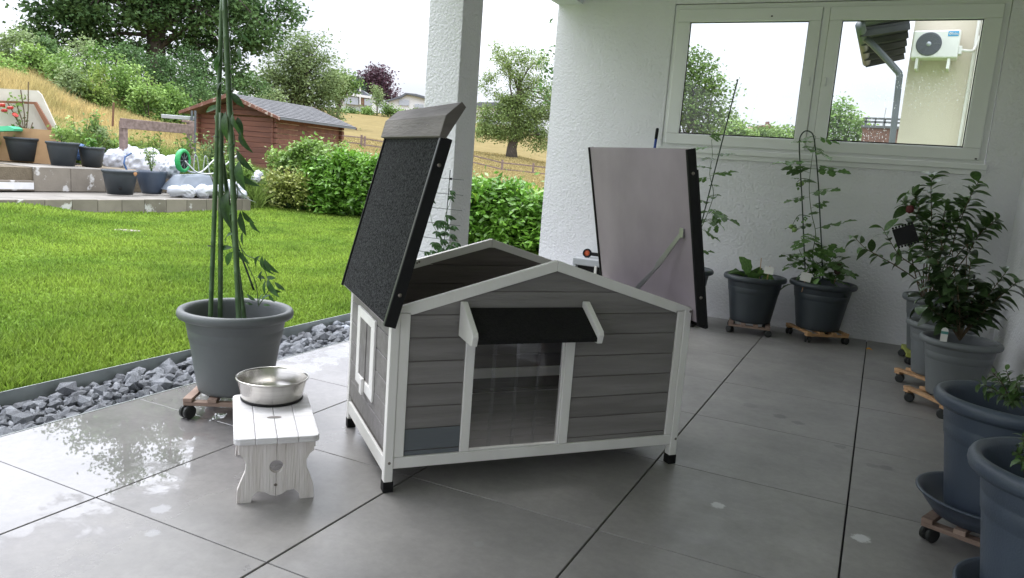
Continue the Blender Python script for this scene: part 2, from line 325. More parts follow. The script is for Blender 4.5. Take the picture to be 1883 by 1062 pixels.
# ---------------------------------------------------------------- terrain
# rows: azimuth (pixel column at the horizon), then (distance, height)
TC = [(-500, [(0, 0), (5, -.02), (9, .15), (12, .28), (16, 1.0), (26, 2.6), (36, 4.0), (60, 6.5), (210, 16), (600, 24)]),
      (0, [(0, 0), (4.6, -.02), (8, .02), (12.2, .19), (17, .22), (19.5, .75), (28, 2.3), (36, 3.6), (60, 6), (210, 16), (600, 24)]),
      (200, [(0, 0), (4.6, -.02), (8, .01), (13.4, .06), (16, .13), (19.5, .50), (28, 1.6), (36, 2.6), (60, 4.5), (210, 14), (600, 24)]),
      (330, [(0, 0), (4.6, -.02), (14.2, .02), (17, .12), (20, .40), (30, 1.55), (40, 2.4), (70, 4.2), (210, 13), (600, 24)]),
      (500, [(0, 0), (4.6, -.02), (15, .0), (20, .1), (26, .2), (40, 1.1), (70, 2.4), (120, 5.2), (210, 12.4), (600, 22)]),
      (650, [(0, 0), (4.6, -.02), (15, -.02), (30, .45), (50, 1.25), (70, 1.87), (120, 4.7), (210, 12.3), (240, 13.4), (600, 20)]),
      (780, [(0, 0), (4.6, -.02), (15, -.02), (30, .35), (50, .9), (70, 1.4), (120, 4.4), (210, 11.9), (240, 13), (600, 20)]),
      (940, [(0, 0), (5, -.02), (14, -.02), (30, .3), (50, .5), (62, .72), (85, 2.0), (120, 4.2), (210, 11.6), (240, 12.6), (600, 20)]),
      (1010, [(0, 0), (6, -.02), (14, -.02), (30, .3), (50, .45), (62, .6), (85, 1.5), (120, 3.6), (210, 9), (600, 16)]),
      (1400, [(0, 0), (8, -.02), (20, 0), (60, .6), (210, 4), (600, 8)]),
      (2400, [(0, 0), (8, -.02), (20, 0), (60, .6), (210, 4), (600, 8)])]
_az = []
for px, prof in TC:
    py = 232+px*.0747; d = ray(px, py); _az.append(math.atan2(d.x, d.y))
_az = np.array(_az)
def ground_h(x, y):
    x = np.asarray(x, float); y = np.asarray(y, float); D = np.hypot(x, y); a = np.clip(np.arctan2(x, y), _az[0], _az[-1])
    H = np.array([np.interp(D, [p[0] for p in prof], [p[1] for p in prof]) for _, prof in TC])
    idx = np.clip(np.searchsorted(_az, a)-1, 0, len(_az)-2); t = np.clip((a-_az[idx])/(_az[idx+1]-_az[idx]), 0, 1); t = t*t*(3-2*t)
    if H.ndim == 1: return float(H[idx]*(1-t)+H[idx+1]*t)
    i = np.arange(H.shape[1]) if H.ndim == 2 else None
    return H[idx, i]*(1-t)+H[idx+1, i]*t
EDGE_X = -3.162                      # patio edge; gravel strip to -3.68, lawn beyond
LAWN_X = -3.685
def terrain():
    # polar sheet round the camera, cut away under the patio by keeping only points beyond it
    ang = np.linspace(-2.6, 1.9, 260); rad = np.concatenate([np.linspace(.01, 4, 10), np.linspace(4.3, 30, 90), np.geomspace(31, 1500, 60)])
    A, Rr = np.meshgrid(ang, rad, indexing='ij'); X = Rr*np.sin(A); Y = Rr*np.cos(A)
    Z = ground_h(X.ravel(), Y.ravel()).reshape(X.shape)
    bump = (np.sin(X*1.3+Y*.7)*np.cos(Y*1.1-X*.4))*.02*np.clip((Rr-5)/5, 0, 1); Z = Z+bump
    # below the patio and under the gravel bed the soil lies lower
    low = (X > LAWN_X-.7) & (Y < 9.2) & (Y > -30); Z = np.where(low, -.16, Z)
    n0, n1 = X.shape; V = np.stack([X, Y, Z], -1).reshape(-1, 3); i = np.arange(n0-1)[:, None]*n1+np.arange(n1-1)[None]
    F = np.stack([i, i+1, i+n1+1, i+n1], -1).reshape(-1, 4)[:, ::-1]
    return V, F
def field_material():
    m, nt = newmat('meadow_ground'); L = nt.links.new
    o = N(nt, 'ShaderNodeOutputMaterial'); p = N(nt, 'ShaderNodeBsdfPrincipled'); L(p.outputs[0], o.inputs[0]); p.inputs['Roughness'].default_value = .95; p.inputs['Specular IOR Level'].default_value = .1
    g = N(nt, 'ShaderNodeNewGeometry'); P = g.outputs['Position']
    ln = N(nt, 'ShaderNodeVectorMath', operation='LENGTH'); L(P, ln.inputs[0])
    def nz(s, d=6): n = N(nt, 'ShaderNodeTexNoise'); n.inputs['Scale'].default_value = s; n.inputs['Detail'].default_value = d; n.inputs['Roughness'].default_value = .65; L(P, n.inputs[0]); return n.outputs[0]
    def rp(a, *st):
        r = N(nt, 'ShaderNodeValToRGB'); el = r.color_ramp.elements
        while len(el) < len(st): el.new(.5)
        for e, (q, c) in zip(el, st): e.position = q; e.color = (*c, 1)
        L(a, r.inputs[0]); return r.outputs[0]
    gold = rp(nz(.35), (.3, (.135, .108, .042)), (.5, (.17, .133, .056)), (.7, (.205, .162, .073)))
    fine = rp(nz(2.5), (.3, (.75, .78, .7)), (.7, (1.12, 1.08, 1.0)))
    mu = N(nt, 'ShaderNodeMixRGB', blend_type='MULTIPLY'); mu.inputs[0].default_value = 1; L(gold, mu.inputs[1]); L(fine, mu.inputs[2])
    lawn = rp(nz(1.2), (.3, (.07, .13, .018)), (.7, (.13, .20, .03)))
    mp_ = N(nt, 'ShaderNodeMapRange'); mp_.inputs[1].default_value = 17.5; mp_.inputs[2].default_value = 19.5; L(ln.outputs['Value'], mp_.inputs[0])
    mxx = N(nt, 'ShaderNodeMixRGB'); L(mp_.outputs[0], mxx.inputs[0]); L(lawn, mxx.inputs[1]); L(mu.outputs[0], mxx.inputs[2]); L(mxx.outputs[0], p.inputs['Base Color'])
    return m
M['ground'] = field_material()
V, F = terrain(); tag(link('ground', fastmesh('ground', V, F, 'ground', True)), kind='structure')
_x = -3.688-np.concatenate([np.linspace(0, 2, 21), np.linspace(2.3, 13, 44)]); _y = np.linspace(-4, 13.5, 80); X, Y = np.meshgrid(_x, _y, indexing='ij')
lawn_z = lambda X, Y: ground_h(X, Y)+(np.sin(X*1.3+Y*.7)*np.cos(Y*1.1-X*.4))*.02*np.clip((np.hypot(X, Y)-5)/5, 0, 1)+.012
Z = lawn_z(X.ravel(), Y.ravel()).reshape(X.shape); n1 = X.shape[1]
TA = onz(45, 367, .27); TCn = onz(461, 392, 0)      # front line of the raised terrace
tdir = (Vector((TCn.x-TA.x, TCn.y-TA.y, 0))).normalized(); tn = Vector((-tdir.y, tdir.x, 0))
Z = np.where(((X-TCn.x)*tn.x+(Y-TCn.y)*tn.y > .12) & ((X-TCn.x)*tdir.x+(Y-TCn.y)*tdir.y < .3), -.4, Z)
i = np.arange(X.shape[0]-1)[:, None]*n1+np.arange(n1-1)[None]
F = np.stack([i, i+1, i+n1+1, i+n1], -1).reshape(-1, 4)
tag(link('lawn', fastmesh('lawn', np.stack([X, Y, Z], -1).reshape(-1, 3), F, 'ground', True)), kind='structure')

# ---------------------------------------------------------------- patio: every slab its own object
patio = struct('patio')
b = MB().box((EDGE_X+.004, -2.3, -.12), (1.2, 7.44, -.014)); b.build('bedding', 'joint', patio)
gx, gy, ts = -2.362, 1.674, .8
_tiles = {}
for i in range(-1, 5):
    for j in range(-5, 8):
        x0 = gx+i*ts; x1 = x0+ts; y0 = gy+j*ts; y1 = y0+ts
        x0 += .0035; x1 -= .0035; y0 += .002; y1 -= .002
        x1 = min(x1, .945); y1 = min(y1, 7.168)
        if x1-x0 < .02 or y1-y0 < .02: continue
        if i == -1: x0 = EDGE_X+.004
        dims = (round(x1-x0, 4), round(y1-y0, 4))
        if dims not in _tiles: _tiles[dims] = MB().box((0, 0, -.02), (dims[0], dims[1], 0)).mesh('tile', 'tile')
        tilt = random.uniform(-.0006, .0006)
        o = link('tile', _tiles[dims], patio, bevel=.0016, seg=1); o.location = (x0, y0, tilt)
# ---------------------------------------------------------------- gravel strip with edging
bed = struct('gravel_bed')
MB().box((LAWN_X+.004, -3, -.155), (EDGE_X-.006, 9.6, -.075)).build('gravel', 'gravelbase', bed)
e = MB().box((EDGE_X-.0045, -2.3, -.12), (EDGE_X+.0005, 8.9, .001)).build('edge_profile', 'edging', bed)
e = MB().box((LAWN_X-.003, -3, -.15), (LAWN_X+.003, 9.6, .012)).build('edging_strip', 'edging', bed)
def stone_mesh(seed):
    rg = np.random.default_rng(seed); import bmesh
    bm = bmesh.new(); bmesh.ops.create_icosphere(bm, subdivisions=1, radius=1)
    pl = [(Vector(rg.normal(size=3)).normalized(), rg.uniform(.5, .8)) for _ in range(9)]
    for v in bm.verts:
        for n, d in pl:
            k = v.co.dot(n)
            if k > d: v.co -= n*(k-d)
        v.co *= 1+rg.uniform(-.07, .07)
    me = bpy.data.meshes.new('stone'); bm.to_mesh(me); bm.free(); me.materials.append(M['stone']); return me
SM = [stone_mesh(s) for s in range(12)]
rg = np.random.default_rng(5)
cand = []
x = LAWN_X+.03
cells = []
for k in range(2600):
    X = rg.uniform(LAWN_X+.035, EDGE_X-.035); Y = 1.6+rg.random()**1.25*7.8; s = rg.uniform(.026, .068)
    cells.append((Y, X, s))
cells.sort(); placed = []; big = []
for Y, X, s in cells:
    if all((X-a)**2+(Y-b_)**2 > ((s+c)*.60)**2 for b_, a, c in placed[-70:]): placed.append((Y, X, s))
placed.sort()
rest_v, rest_f = [], []; ns = 0
for (Y, X, s) in placed:
    q = Euler((rg.uniform(0, 6.3), rg.uniform(0, 6.3), rg.uniform(0, 6.3))).to_matrix().to_4x4()
    mt = Matrix.Translation((X, Y, -.052+rg.uniform(-.012, .016))) @ Euler((rg.uniform(-.4, .4), rg.uniform(-.4, .4), rg.uniform(0, 6.3))).to_matrix().to_4x4() @ Matrix.Diagonal((s*rg.uniform(1.0, 1.5), s, s*rg.uniform(.6, .85), 1)) @ q
    if ns < 300: link('stone', SM[rg.integers(12)], bed, mtx=mt); ns += 1
    else:
        me = SM[rg.integers(12)]; k0 = len(rest_v); rest_v += [tuple(mt @ v.co) for v in me.vertices]; rest_f += [tuple(i+k0 for i in p.vertices) for p in me.polygons]
o = link('stones_beyond', fastmesh('stones_beyond', rest_v, rest_f, mat('slate_far', (.25, .27, .305), (.13, .142, .162), rough=.75, island=.3, bump=.6)), bed); o['kind'] = 'stuff'
# lower layer filling the gaps
lv, lf = [], []
for k in range(3000):
    me = SM[rg.integers(12)]; s = rg.uniform(.018, .035); X = rg.uniform(LAWN_X+.02, EDGE_X-.02); Y = rg.uniform(1.4, 9.5)
    mt = Matrix.Translation((X, Y, -.075)) @ Euler((rg.uniform(0, 6.3), rg.uniform(0, 6.3), 0)).to_matrix().to_4x4() @ Matrix.Diagonal((s*1.3, s, s*.8, 1))
    k0 = len(lv); lv += [tuple(mt @ v.co) for v in me.vertices]; lf += [tuple(i+k0 for i in p.vertices) for p in me.polygons]
o = link('lower_chippings', fastmesh('lower_chippings', lv, lf, 'stone'), bed); o['kind'] = 'stuff'

# ---------------------------------------------------------------- house shell: column, beam, ceiling, walls, window
YW = 7.173
def wobble_edges(o, w=.008): return o
col = MB().box((-3.122, 4.85, 0), (-2.839, 5.14, 2.85)).build('column', 'stucco', bevel=.006)
tag(col, 'square white roughcast column at the lawn edge of the patio', 'column')
MB().box((-3.124, -2.3, 2.85), (-2.865, 7.60, 3.12)).build('roof_beam', 'stucco', None, bevel=.006)
tag(bpy.data.objects['roof_beam'], 'white roughcast edge beam running from the window wall out over the column', 'beam')
tag(MB().box((-2.865, -2.3, 3.02), (1.25, 7.60, 3.15)).build('ceiling', 'ceiling'), kind='structure')
# window wall with opening
WX0, WX1, WZ0, WZ1 = -1.96, .69, 1.50, 2.835
ww = thing('window_wall', 'white roughcast wall with the wide two-sash window above the planters', 'wall', (0, YW, 0))
wb = MB()
wb.box((-3.122, 0, -.06), (WX0, .30, 3.02)); wb.box((WX1, 0, -.06), (1.25, .30, 3.02)); wb.box((WX0, 0, -.06), (WX1, .30, WZ0)); wb.box((WX0, 0, WZ1), (WX1, .30, 3.02))
wb.build('wall', 'stucco', ww)
tag(MB().box((.1, -2.6, -.06), (1.25, -2.301, 3.15)).build('unseen_rear_wall', 'stucco'), 'white wall piece added out of view behind the viewer, narrowed to let light in', 'wall')  # added out of view; its width sets how much light reaches the patio
tag(MB().box((.952, -2.3, -.06), (1.25, YW-.001, 3.02)).build('side_wall', 'stucco'), 'plain white house wall along the right behind the row of planters', 'wall')
# window
win = thing('window', 'wide white plastic window with two raindropped panes looking onto a cream house', 'window', (0, YW, 0))
fm = MB(); z0, z1, x0, x1 = 1.552, 2.828, -1.952, .684; t = .045
fm.box((x0, .012, z0), (x1, .075, z0+.03)); fm.box((x0, .012, z1-t), (x1, .075, z1)); fm.box((x0, .012, z0+.03), (x0+t, .075, z1-t)); fm.box((x1-t, .012, z0+.03), (x1, .075, z1-t)); fm.box((-.674, -.002, z0+.03), (-.618, .075, z1-t))
fm.build('frame', 'upvc', win, bevel=.004)
for (gx0, gx1, sx0, sx1) in ((-1.800, -.775, -1.915, -.677), (-.515, .517, -.615, .642)):
    gz0, gz1, sz0, sz1 = 1.673, 2.672, 1.578, 2.785
    s = MB(); s.box((sx0, -.016, sz0), (sx1, .055, gz0)); s.box((sx0, -.016, gz1), (sx1, .055, sz1)); s.box((sx0, -.016, gz0), (gx0, .055, gz1)); s.box((gx1, -.016, gz0), (sx1, .055, gz1))
    so_ = s.build('sash', 'upvc', win, bevel=.007)
    g = MB(); g.box((gx0, .008, gz0), (gx1, .02, gz0+.013)); g.box((gx0, .012, gz1-.008), (gx1, .02, gz1)); g.box((gx0, .012, gz0+.008), (gx0+.008, .02, gz1-.008)); g.box((gx1-.008, .012, gz0+.008), (gx1, .02, gz1-.008))
    g.build('gasket', 'gasket', so_)
    MB().add([(gx0, .030, gz0), (gx1, .030, gz0), (gx1, .030, gz1), (gx0, .030, gz1)], [(0, 1, 2, 3)]).build('pane', 'glass', win)
    h = MB(); hx = sx1-.04 if gx0 < -1 else sx0+.03; h.box((hx-.011, -.028, 2.13), (hx+.011, -.0165, 2.20)); h.build('hinge_cover', 'upvc', so_, bevel=.003)
dm = MB()
for (px, py) in ((1420, 30), (1345, 279), (1638, 294), (1794, 292)):
    q = ony(px, py, YW); dm.box((q.x-.008, -.019, q.z-.006), (q.x+.008, -.0165, q.z+.006))
dm.build('drain_cap', 'gasket', win)
MB().box((-1.975, -.045, 1.505), (.70, .012, 1.550)).build('sill', 'upvc', win, bevel=.004)
MB().box((-1.975, -.022, 1.462), (.70, .0, 1.505)).build('sill_apron', 'upvc', win, bevel=.003)
for xx in (WX0, WX1-.008): pass
rv = MB(); rv.box((WX0+.0005, .002, 1.552), (WX0+.006, .012, WZ1-.001)); rv.build('reveal_bead', 'upvc', win)
# raindrops on the outside of the panes
rg = np.random.default_rng(11); dv, df = [], []
oct_v = np.array([[1, 0, 0], [.7, 0, .7], [0, 0, 1], [-.7, 0, .7], [-1, 0, 0], [-.7, 0, -.7], [0, 0, -1], [.7, 0, -.7], [0, 1.0, 0]])
for k in range(1500):
    if k < 520 and k % 2: continue
    if k < 520: X = np.clip(rg.normal(.17, .22), -.1, .50); Z = np.clip(rg.normal(2.12, .10), 1.7, 2.4)
    elif k < 1000: X = rg.uniform(-.50, -.05); Z = 1.69+rg.random()**1.3*.62
    else: X = rg.uniform(-1.5, -.79); Z = 1.70+rg.random()*.75
    s = rg.uniform(.0015, .0038)*(1 if k < 1000 else .75); st = rg.uniform(.9, 1.6)
    vv = oct_v*np.array([s, .35*s, s*st])+np.array([X, .0315, Z]); k0 = len(dv); dv += list(vv); df += [(k0+i, k0+(i+1) % 8, k0+8) for i in range(8)]
o = link('raindrops', fastmesh('raindrops', dv, df, 'water', True), win); o['kind'] = 'stuff'
# ---------------------------------------------------------------- dog house
HO = Vector((-1.556, 2.296, 0)); HR = math.atan2(.751, .661)
dog = thing('dog_house', 'grey plank dog house with white trim, both roof halves propped open', 'dog house', HO, HR)
W_, D_ = 1.305, .75
JZ = [.137, .157, .245, .333, .422, .512, .603, .692]
SL = .196/.66     # gable slope
def gz(x): return .712+.196*(1-abs(x-.6525)/.6525)
def plank(parent, x0, x1, za, zb, y0, y1, gable=False, m='plank'):
    # horizontal board, top cut to the gable slope where it meets it
    g = .0015
    if not gable or (gz(x0)-.035 > zb and gz(x1)-.035 > zb):
        return MB().box((x0, y0, za+g), (x1, y1, zb-g)).build('plank', m, parent, bevel=.0022, seg=1)
    pts = []; top = lambda x: min(zb-g, gz(x)-.034)
    xs = sorted(set([x0, x1]+[min(max(x0, q), x1) for q in (.6525,)]+[min(max(x0, q), x1) for q in (.6525-(.908-.034-zb)/SL, .6525+(.908-.034-zb)/SL)]))
    lo = [x for x in xs if top(x) > za+g+.002]
    # clip ends where the roof line falls below the board
    xa = max(x0, .6525-(.908-.034-za)/SL+.004); xb = min(x1, .6525+(.908-.034-za)/SL-.004)
    xs = sorted(set([xa, xb]+[x for x in xs if xa < x < xb]))
    if xb-xa < .02: return
    pts = [(xa, za+g), (xb, za+g)]+[(x, max(top(x), za+g+.001)) for x in reversed(xs)]
    return MB().prism(pts, y0, y1, 'y').build('plank', m, parent, bevel=.0022, seg=1)
def gable_wall(name, y0, front):
    wall = thing_part(name, dog)
    t0, t1 = (y0, y0+.02)
    st = dict(parent=wall, bevel=.003)
    MB().box((-.010, t0, .04), (.0225, t1+.012, .706)).build('corner_post', 'white', **st)
    MB().box((W_-.0225, t0, .04), (W_+.012, t1+.012, .712)).build('corner_post', 'white', **st)
    MB().box((.0235, t0, .092), (W_-.0235, t1, .137)).build('bottom_rail', 'white', **st)
    MB().box((.0235, t0, .1375), (.062, t1, .694)).build('stile', 'white', **st)
    MB().box((1.255, t0, .1375), (W_-.0235, t1, .694)).build('stile', 'white', **st)
    for s in (0, 1):
        m = (lambda x: x) if s == 0 else (lambda x: W_-x)
        pts = [(m(.0), .706), (m(.0), .714), (m(.652), .908), (m(.652), .866), (m(.062), .690), (m(.0235), .6945)]
        if s: pts = pts[::-1]
        MB().prism(pts, t0-.0015, t1, 'y').build('gable_rail', 'white', **st)
    return wall
def thing_part(name, parent):
    # a structural panel of the house: its backing sheet carries the boards as sub-parts
    return None
def panel(name, poly, y0, y1, m, axis='y'):
    return MB().prism(poly, y0, y1, axis).build(name, m, dog)
def gable(name, y0, back=False):
    # backing sheet is the part, boards and rails are its sub-parts
    L_ = [(.02, .10), (.289, .10), (.289, .60), (.30, .62), (.76, .62), (.764, .10), (W_-.02, .10), (W_-.02, .69), (.6525, .865), (.02, .69)]
    if back: L_ = [(.02, .10), (W_-.02, .10), (W_-.02, .69), (.6525, .865), (.02, .69)]
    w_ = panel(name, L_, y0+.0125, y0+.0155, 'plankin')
    t0, t1 = (y0, y0+.024); kw = dict(parent=w_, bevel=.0028)
    pf = -.004 if not back else 0
    MB().box((-.012, t0+pf, .04), (.0215, t1+.010, .704)).build('corner_post', 'white', **kw)
    MB().box((W_-.020, t0+pf, .04), (W_+.014, t1+.010, .712)).build('corner_post', 'white', **kw)
    MB().box((.0225, t0, .092), (W_-.021, t1, .1365)).build('bottom_rail', 'white', **kw)
    MB().box((.0225, t0, .1375), (.0615, t1, .700)).build('stile', 'white', **kw)
    MB().box((1.253, t0, .1375), (W_-.021, t1, .700)).build('stile', 'white', **kw)
    for s in (0, 1):
        f = (lambda x: x) if s == 0 else (lambda x: W_-x)
        pts = [(f(-.010), .7045), (f(-.010), .716), (f(.652), .910), (f(.652), .867), (f(.0625), .6935), (f(.0620), .701), (f(.03), .7045)]
        if s: pts = pts[::-1]
        MB().prism(pts, t0-.002, t1+.001, 'y').build('gable_rail', 'white', **kw)
    if not back:
        MB().box((.2885, t0, .1375), (.3265, t1, .66)).build('door_jamb', 'white', **kw)
        MB().box((.722, t0, .1375), (.7635, t1, .66)).build('door_jamb', 'white', **kw)
        MB().box((.712, t0+.004, .1455), (.7215, t1, .66)).build('door_bead', 'white', **kw)
        MB().box((.327, t0+.004, .1370), (.7215, t1, .1450)).build('door_bead', 'white', **kw)
    for k in range(len(JZ)-1):
        za, zb = JZ[k], JZ[k+1]
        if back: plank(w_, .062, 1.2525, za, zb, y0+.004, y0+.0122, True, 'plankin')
        elif zb < .61:
            plank(w_, .062, .288, za, zb, y0+.008, y0+.0122, True, 'plankblue' if k < 2 else 'plank'); plank(w_, .764, 1.2525, za, zb, y0+.008, y0+.0122, True)
        else: plank(w_, .062, 1.2525, za, zb, y0+.008, y0+.0122, True)
    plank(w_, .062, 1.2525, .692, .782, y0+.008, y0+.0122, True, 'plankin' if back else 'plank'); plank(w_, .20, 1.10, .782, .87, y0+.008, y0+.0122, True, 'plankin' if back else 'plank')
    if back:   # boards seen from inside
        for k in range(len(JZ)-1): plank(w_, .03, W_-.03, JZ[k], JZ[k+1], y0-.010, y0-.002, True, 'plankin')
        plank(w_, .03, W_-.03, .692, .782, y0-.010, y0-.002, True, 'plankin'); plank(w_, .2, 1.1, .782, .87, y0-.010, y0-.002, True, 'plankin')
    return w_
fw_ = gable('front_wall', 0.0); bw_ = gable('back_wall', .730, True)
for k, x in enumerate((-.0, W_-.0)):
    pass
# side walls
def side(name, x0, sgn, window=False):
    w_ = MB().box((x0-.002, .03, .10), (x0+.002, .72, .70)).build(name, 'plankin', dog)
    xa, xb = (x0-.012, x0+.010); kw = dict(parent=w_, bevel=.0025)
    MB().box((xa, .0335, .070), (xb, .7285, .130)).build('bottom_rail', 'white', **kw)
    MB().box((xa, .0335, .660), (xb, .7285, .706)).build('top_rail', 'white', **kw)
    o0, o1 = (x0-.0115, x0-.0022) if sgn < 0 else (x0+.0022, x0+.0115)
    for k in range(1, len(JZ)-1):
        za, zb = max(JZ[k], .1305), min(JZ[k+1], .6595)
        for (ya, yb) in (((.034, .245), (.56, .727)) if window and za >= .28 and zb <= .62 else ((.034, .727),)):
            g = .0015; MB().box((o0, ya, za+g), (o1, yb, zb-g)).build('plank', 'plank', w_, bevel=.002, seg=1)
    return w_
sl = side('side_wall_panel', .002, -1, True); side('side_wall_panel', W_+.001, 1)
wf = MB()
yA, yB, zA, zB = .232, .562, .283, .620; xa, xb = -.020, -.0098
wf.box((xa, yA, zA), (xb, yB, zA+.045)); wf.box((xa, yA, zB-.040), (xb, yB, zB)); wf.box((xa, yA, zA+.045), (xb, yA+.062, zB-.04)); wf.box((xa, yB-.055, zA+.045), (xb, yB, zB-.04))
win_ = wf.build('side_window_frame', 'white', dog, bevel=.002)
MB().box((-.0125, yA+.062, zA+.045), (-.0098, .40, zB-.04)).build('shutter', 'plank', win_)
MB().box((-.0160, .396, zA+.045), (-.0127, yB-.055, zB-.04)).build('shutter', 'plank', win_)
MB().box((-.034, .375, zA-.012), (-.0205, .415, zA+.058)).build('latch', 'white', win_, bevel=.003)
# feet
for (x, y) in ((-.014, -.006), (W_-.022, -.006), (-.014, .722), (W_-.022, .722)):
    MB().box((x, y, 0), (x+.040, y+.042, .043)).build('foot_cap', 'black', dog, bevel=.003)
    MB().box((x+.0035, y+.0035, .0435), (x+.036, y+.038, .12)).build('leg', 'white', dog, bevel=.002)
for i in range(7): MB().box((.02, .03+.098*i, .125), (W_-.02, .126+.098*i, .137)).build('floor_board', 'plank', dog, bevel=.0015, seg=1)
MB().box((.03, .690, .222), (W_-.03, .712, .268)).build('inner_rail', 'white', dog, bevel=.002)
# curtain of clear strips
for i, (a, b_) in enumerate(((.327, .42), (.405, .52), (.505, .61), (.60, .712))):
    vs, fs = [], []
    n, mm = 6, 8
    for q in range(mm+1):
        for p in range(n+1):
            x = a+(b_-a)*p/n; z = .150+(.63-.150)*q/mm
            vs.append((x, .006+.003*i % .006+.0035*math.sin(p/n*math.pi+i)*(1-q/mm)+.002*math.sin(q*1.3+i*2), z))
    for q in range(mm):
        for p in range(n): k = q*(n+1)+p; fs.append((k, k+1, k+n+2, k+n+1))
    MB().add(vs, fs).build('door_strip', 'pvc', dog, smooth=True)
# awning
prof = [(0.0, .612), (0.0, .745), (-.020, .748), (-.152, .655), (-.158, .640), (-.148, .604)]
aw = MB().prism([(-.008, .722), (-.150, .628), (-.150, .612), (-.135, .612), (-.008, .700)], .277, .776, 'x').build('awning', 'feltblack', dog, bevel=.001)
for x in (.252, .777): MB().prism(prof, x, x+.024, 'x').build('bracket', 'white', aw, bevel=.003)
# open roof halves
def lid(name, p0, ang, length, out, cap):
    """p0 (x,z) = lower inner corner; ang = direction of the slope; out = side of the felt (+1 / -1 along local normal)"""
    d = Vector((math.cos(ang), 0, math.sin(ang))); n = Vector((-math.sin(ang), 0, math.cos(ang)))*out
    def P(s, t, y): return Vector((p0[0], y, p0[1]))+d*s+n*t
    def slab(s0, s1, t0, t1, y0, y1, nm, m, par, bev=.0015):
        vs = [P(s, t, y) for y in (y0, y1) for t in (t0, t1) for s in (s0, s1)]
        fs = [(0, 1, 3, 2), (4, 6, 7, 5), (0, 4, 5, 1), (2, 3, 7, 6), (0, 2, 6, 4), (1, 5, 7, 3)]
        import bmesh
        mb = MB().add(vs, fs); me = mb.mesh(nm, m); bm = bmesh.new(); bm.from_mesh(me); bmesh.ops.recalc_face_normals(bm, faces=bm.faces); bm.to_mesh(me); bm.free()
        return link(nm, me, par, bev)
    ya, yb = -.055, .805
    board = slab(0, length, 0, .012, ya+.004, yb-.004, name, 'lilac', dog)
    slab(.004, length-.002, .0125, .0155, ya+.006, yb-.006, 'felt', 'felt', board)
    slab(-.002, length, -.020, .022, ya-.010, ya+.0035, 'edge_strip', 'black', board)
    slab(-.002, length, -.006, .022, yb-.0035, yb+.008, 'edge_strip', 'black', board)
    slab(0, length, .0225, .0245, ya-.006, ya+.010, 'metal_trim', 'trim', board, 0)
    slab(0, length, .0160, .0185, ya+.0101, ya+.014, 'metal_trim', 'trim', board, 0)
    for s in (.12, length-.10):
        c = P(s, .001, ya-.0105); mt = Matrix.Translation(c) @ Matrix.Rotation(R(90), 4, 'X')
        MB().lathe([(0, .004), (.006, .003), (.0075, 0)], 12, mt).build('screw', 'screw', board, smooth=True)
    return board, P, slab, d, n
A_l = math.atan2(1.345-.668, .125+.045)
lb, P, slab, d, n = lid('left_roof_half', (-.030, .664), A_l, .705, 1, True)
# grey ridge cap: two boards meeting at the ridge
slab(.700, .776, .012, .034, -.075, .825, 'ridge_board', 'capwood', lb, .003)
q = P(.776, .034, 0); rd = Vector((math.cos(R(43)), 0, math.sin(R(43)))); rn = Vector((math.sin(R(43)), 0, -math.cos(R(43))))
pts = [(q.x, q.z), (q.x+rd.x*.076, q.z+rd.z*.076), (q.x+rd.x*.076+rn.x*.022, q.z+rd.z*.076+rn.z*.022), (q.x+rn.x*.022+.004, q.z+rn.z*.022), (q.x+rn.x*.022-d.x*.085, q.z+rn.z*.022-d.z*.085), (P(.70, .0345, 0).x, P(.70, .0345, 0).z)]
pts = [(q.x+.0002, q.z+.0006), (q.x+rd.x*.076, q.z+rd.z*.076), (q.x+rd.x*.076+rn.x*.024, q.z+rd.z*.076+rn.z*.024), (q.x+rn.x*.024, q.z+rn.z*.024)]
MB().prism(pts, -.075, .825, 'y').build('ridge_board', 'capwood', lb, bevel=.003)
for yy in (-.0755, .8255-.006):
    e0 = P(.700, .010, 0); e1 = P(.776, .010, 0); e2 = (q.x+rd.x*.076+rn.x*.024, q.z+rd.z*.076+rn.z*.024)
    o0_ = P(.700, .034, 0); o1_ = (q.x, q.z); t0_ = (q.x+rd.x*.076, q.z+rd.z*.076)
    yo = -.005 if yy < 0 else .006
    MB().prism([(o0_.x, o0_.z), (o1_[0], o1_[1]), t0_, (e2[0], e2[1]), (e0.x-.012*0, e0.z)], yy+yo-.002, yy+yo+.002, 'y').build('ridge_end', 'plankin', lb)
for yy in (.12, .55):
    c = P(.745, .0345, yy); MB().lathe([(0, .001), (.004, .0005), (.005, 0)], 10, Matrix.Translation(c) @ Vector((0, 0, 1)).rotation_difference(n).to_matrix().to_4x4()).build('screw', 'screw', lb)
A_r = math.atan2(1.392-.662, 1.180-1.335)
rb, P2, slab2, d2, n2 = lid('right_roof_half', (1.335, .655), A_r, .750, -1, False)
slab2(-.03, .66, .024, .040, -.050, .80, 'edge_batten', 'black', rb)
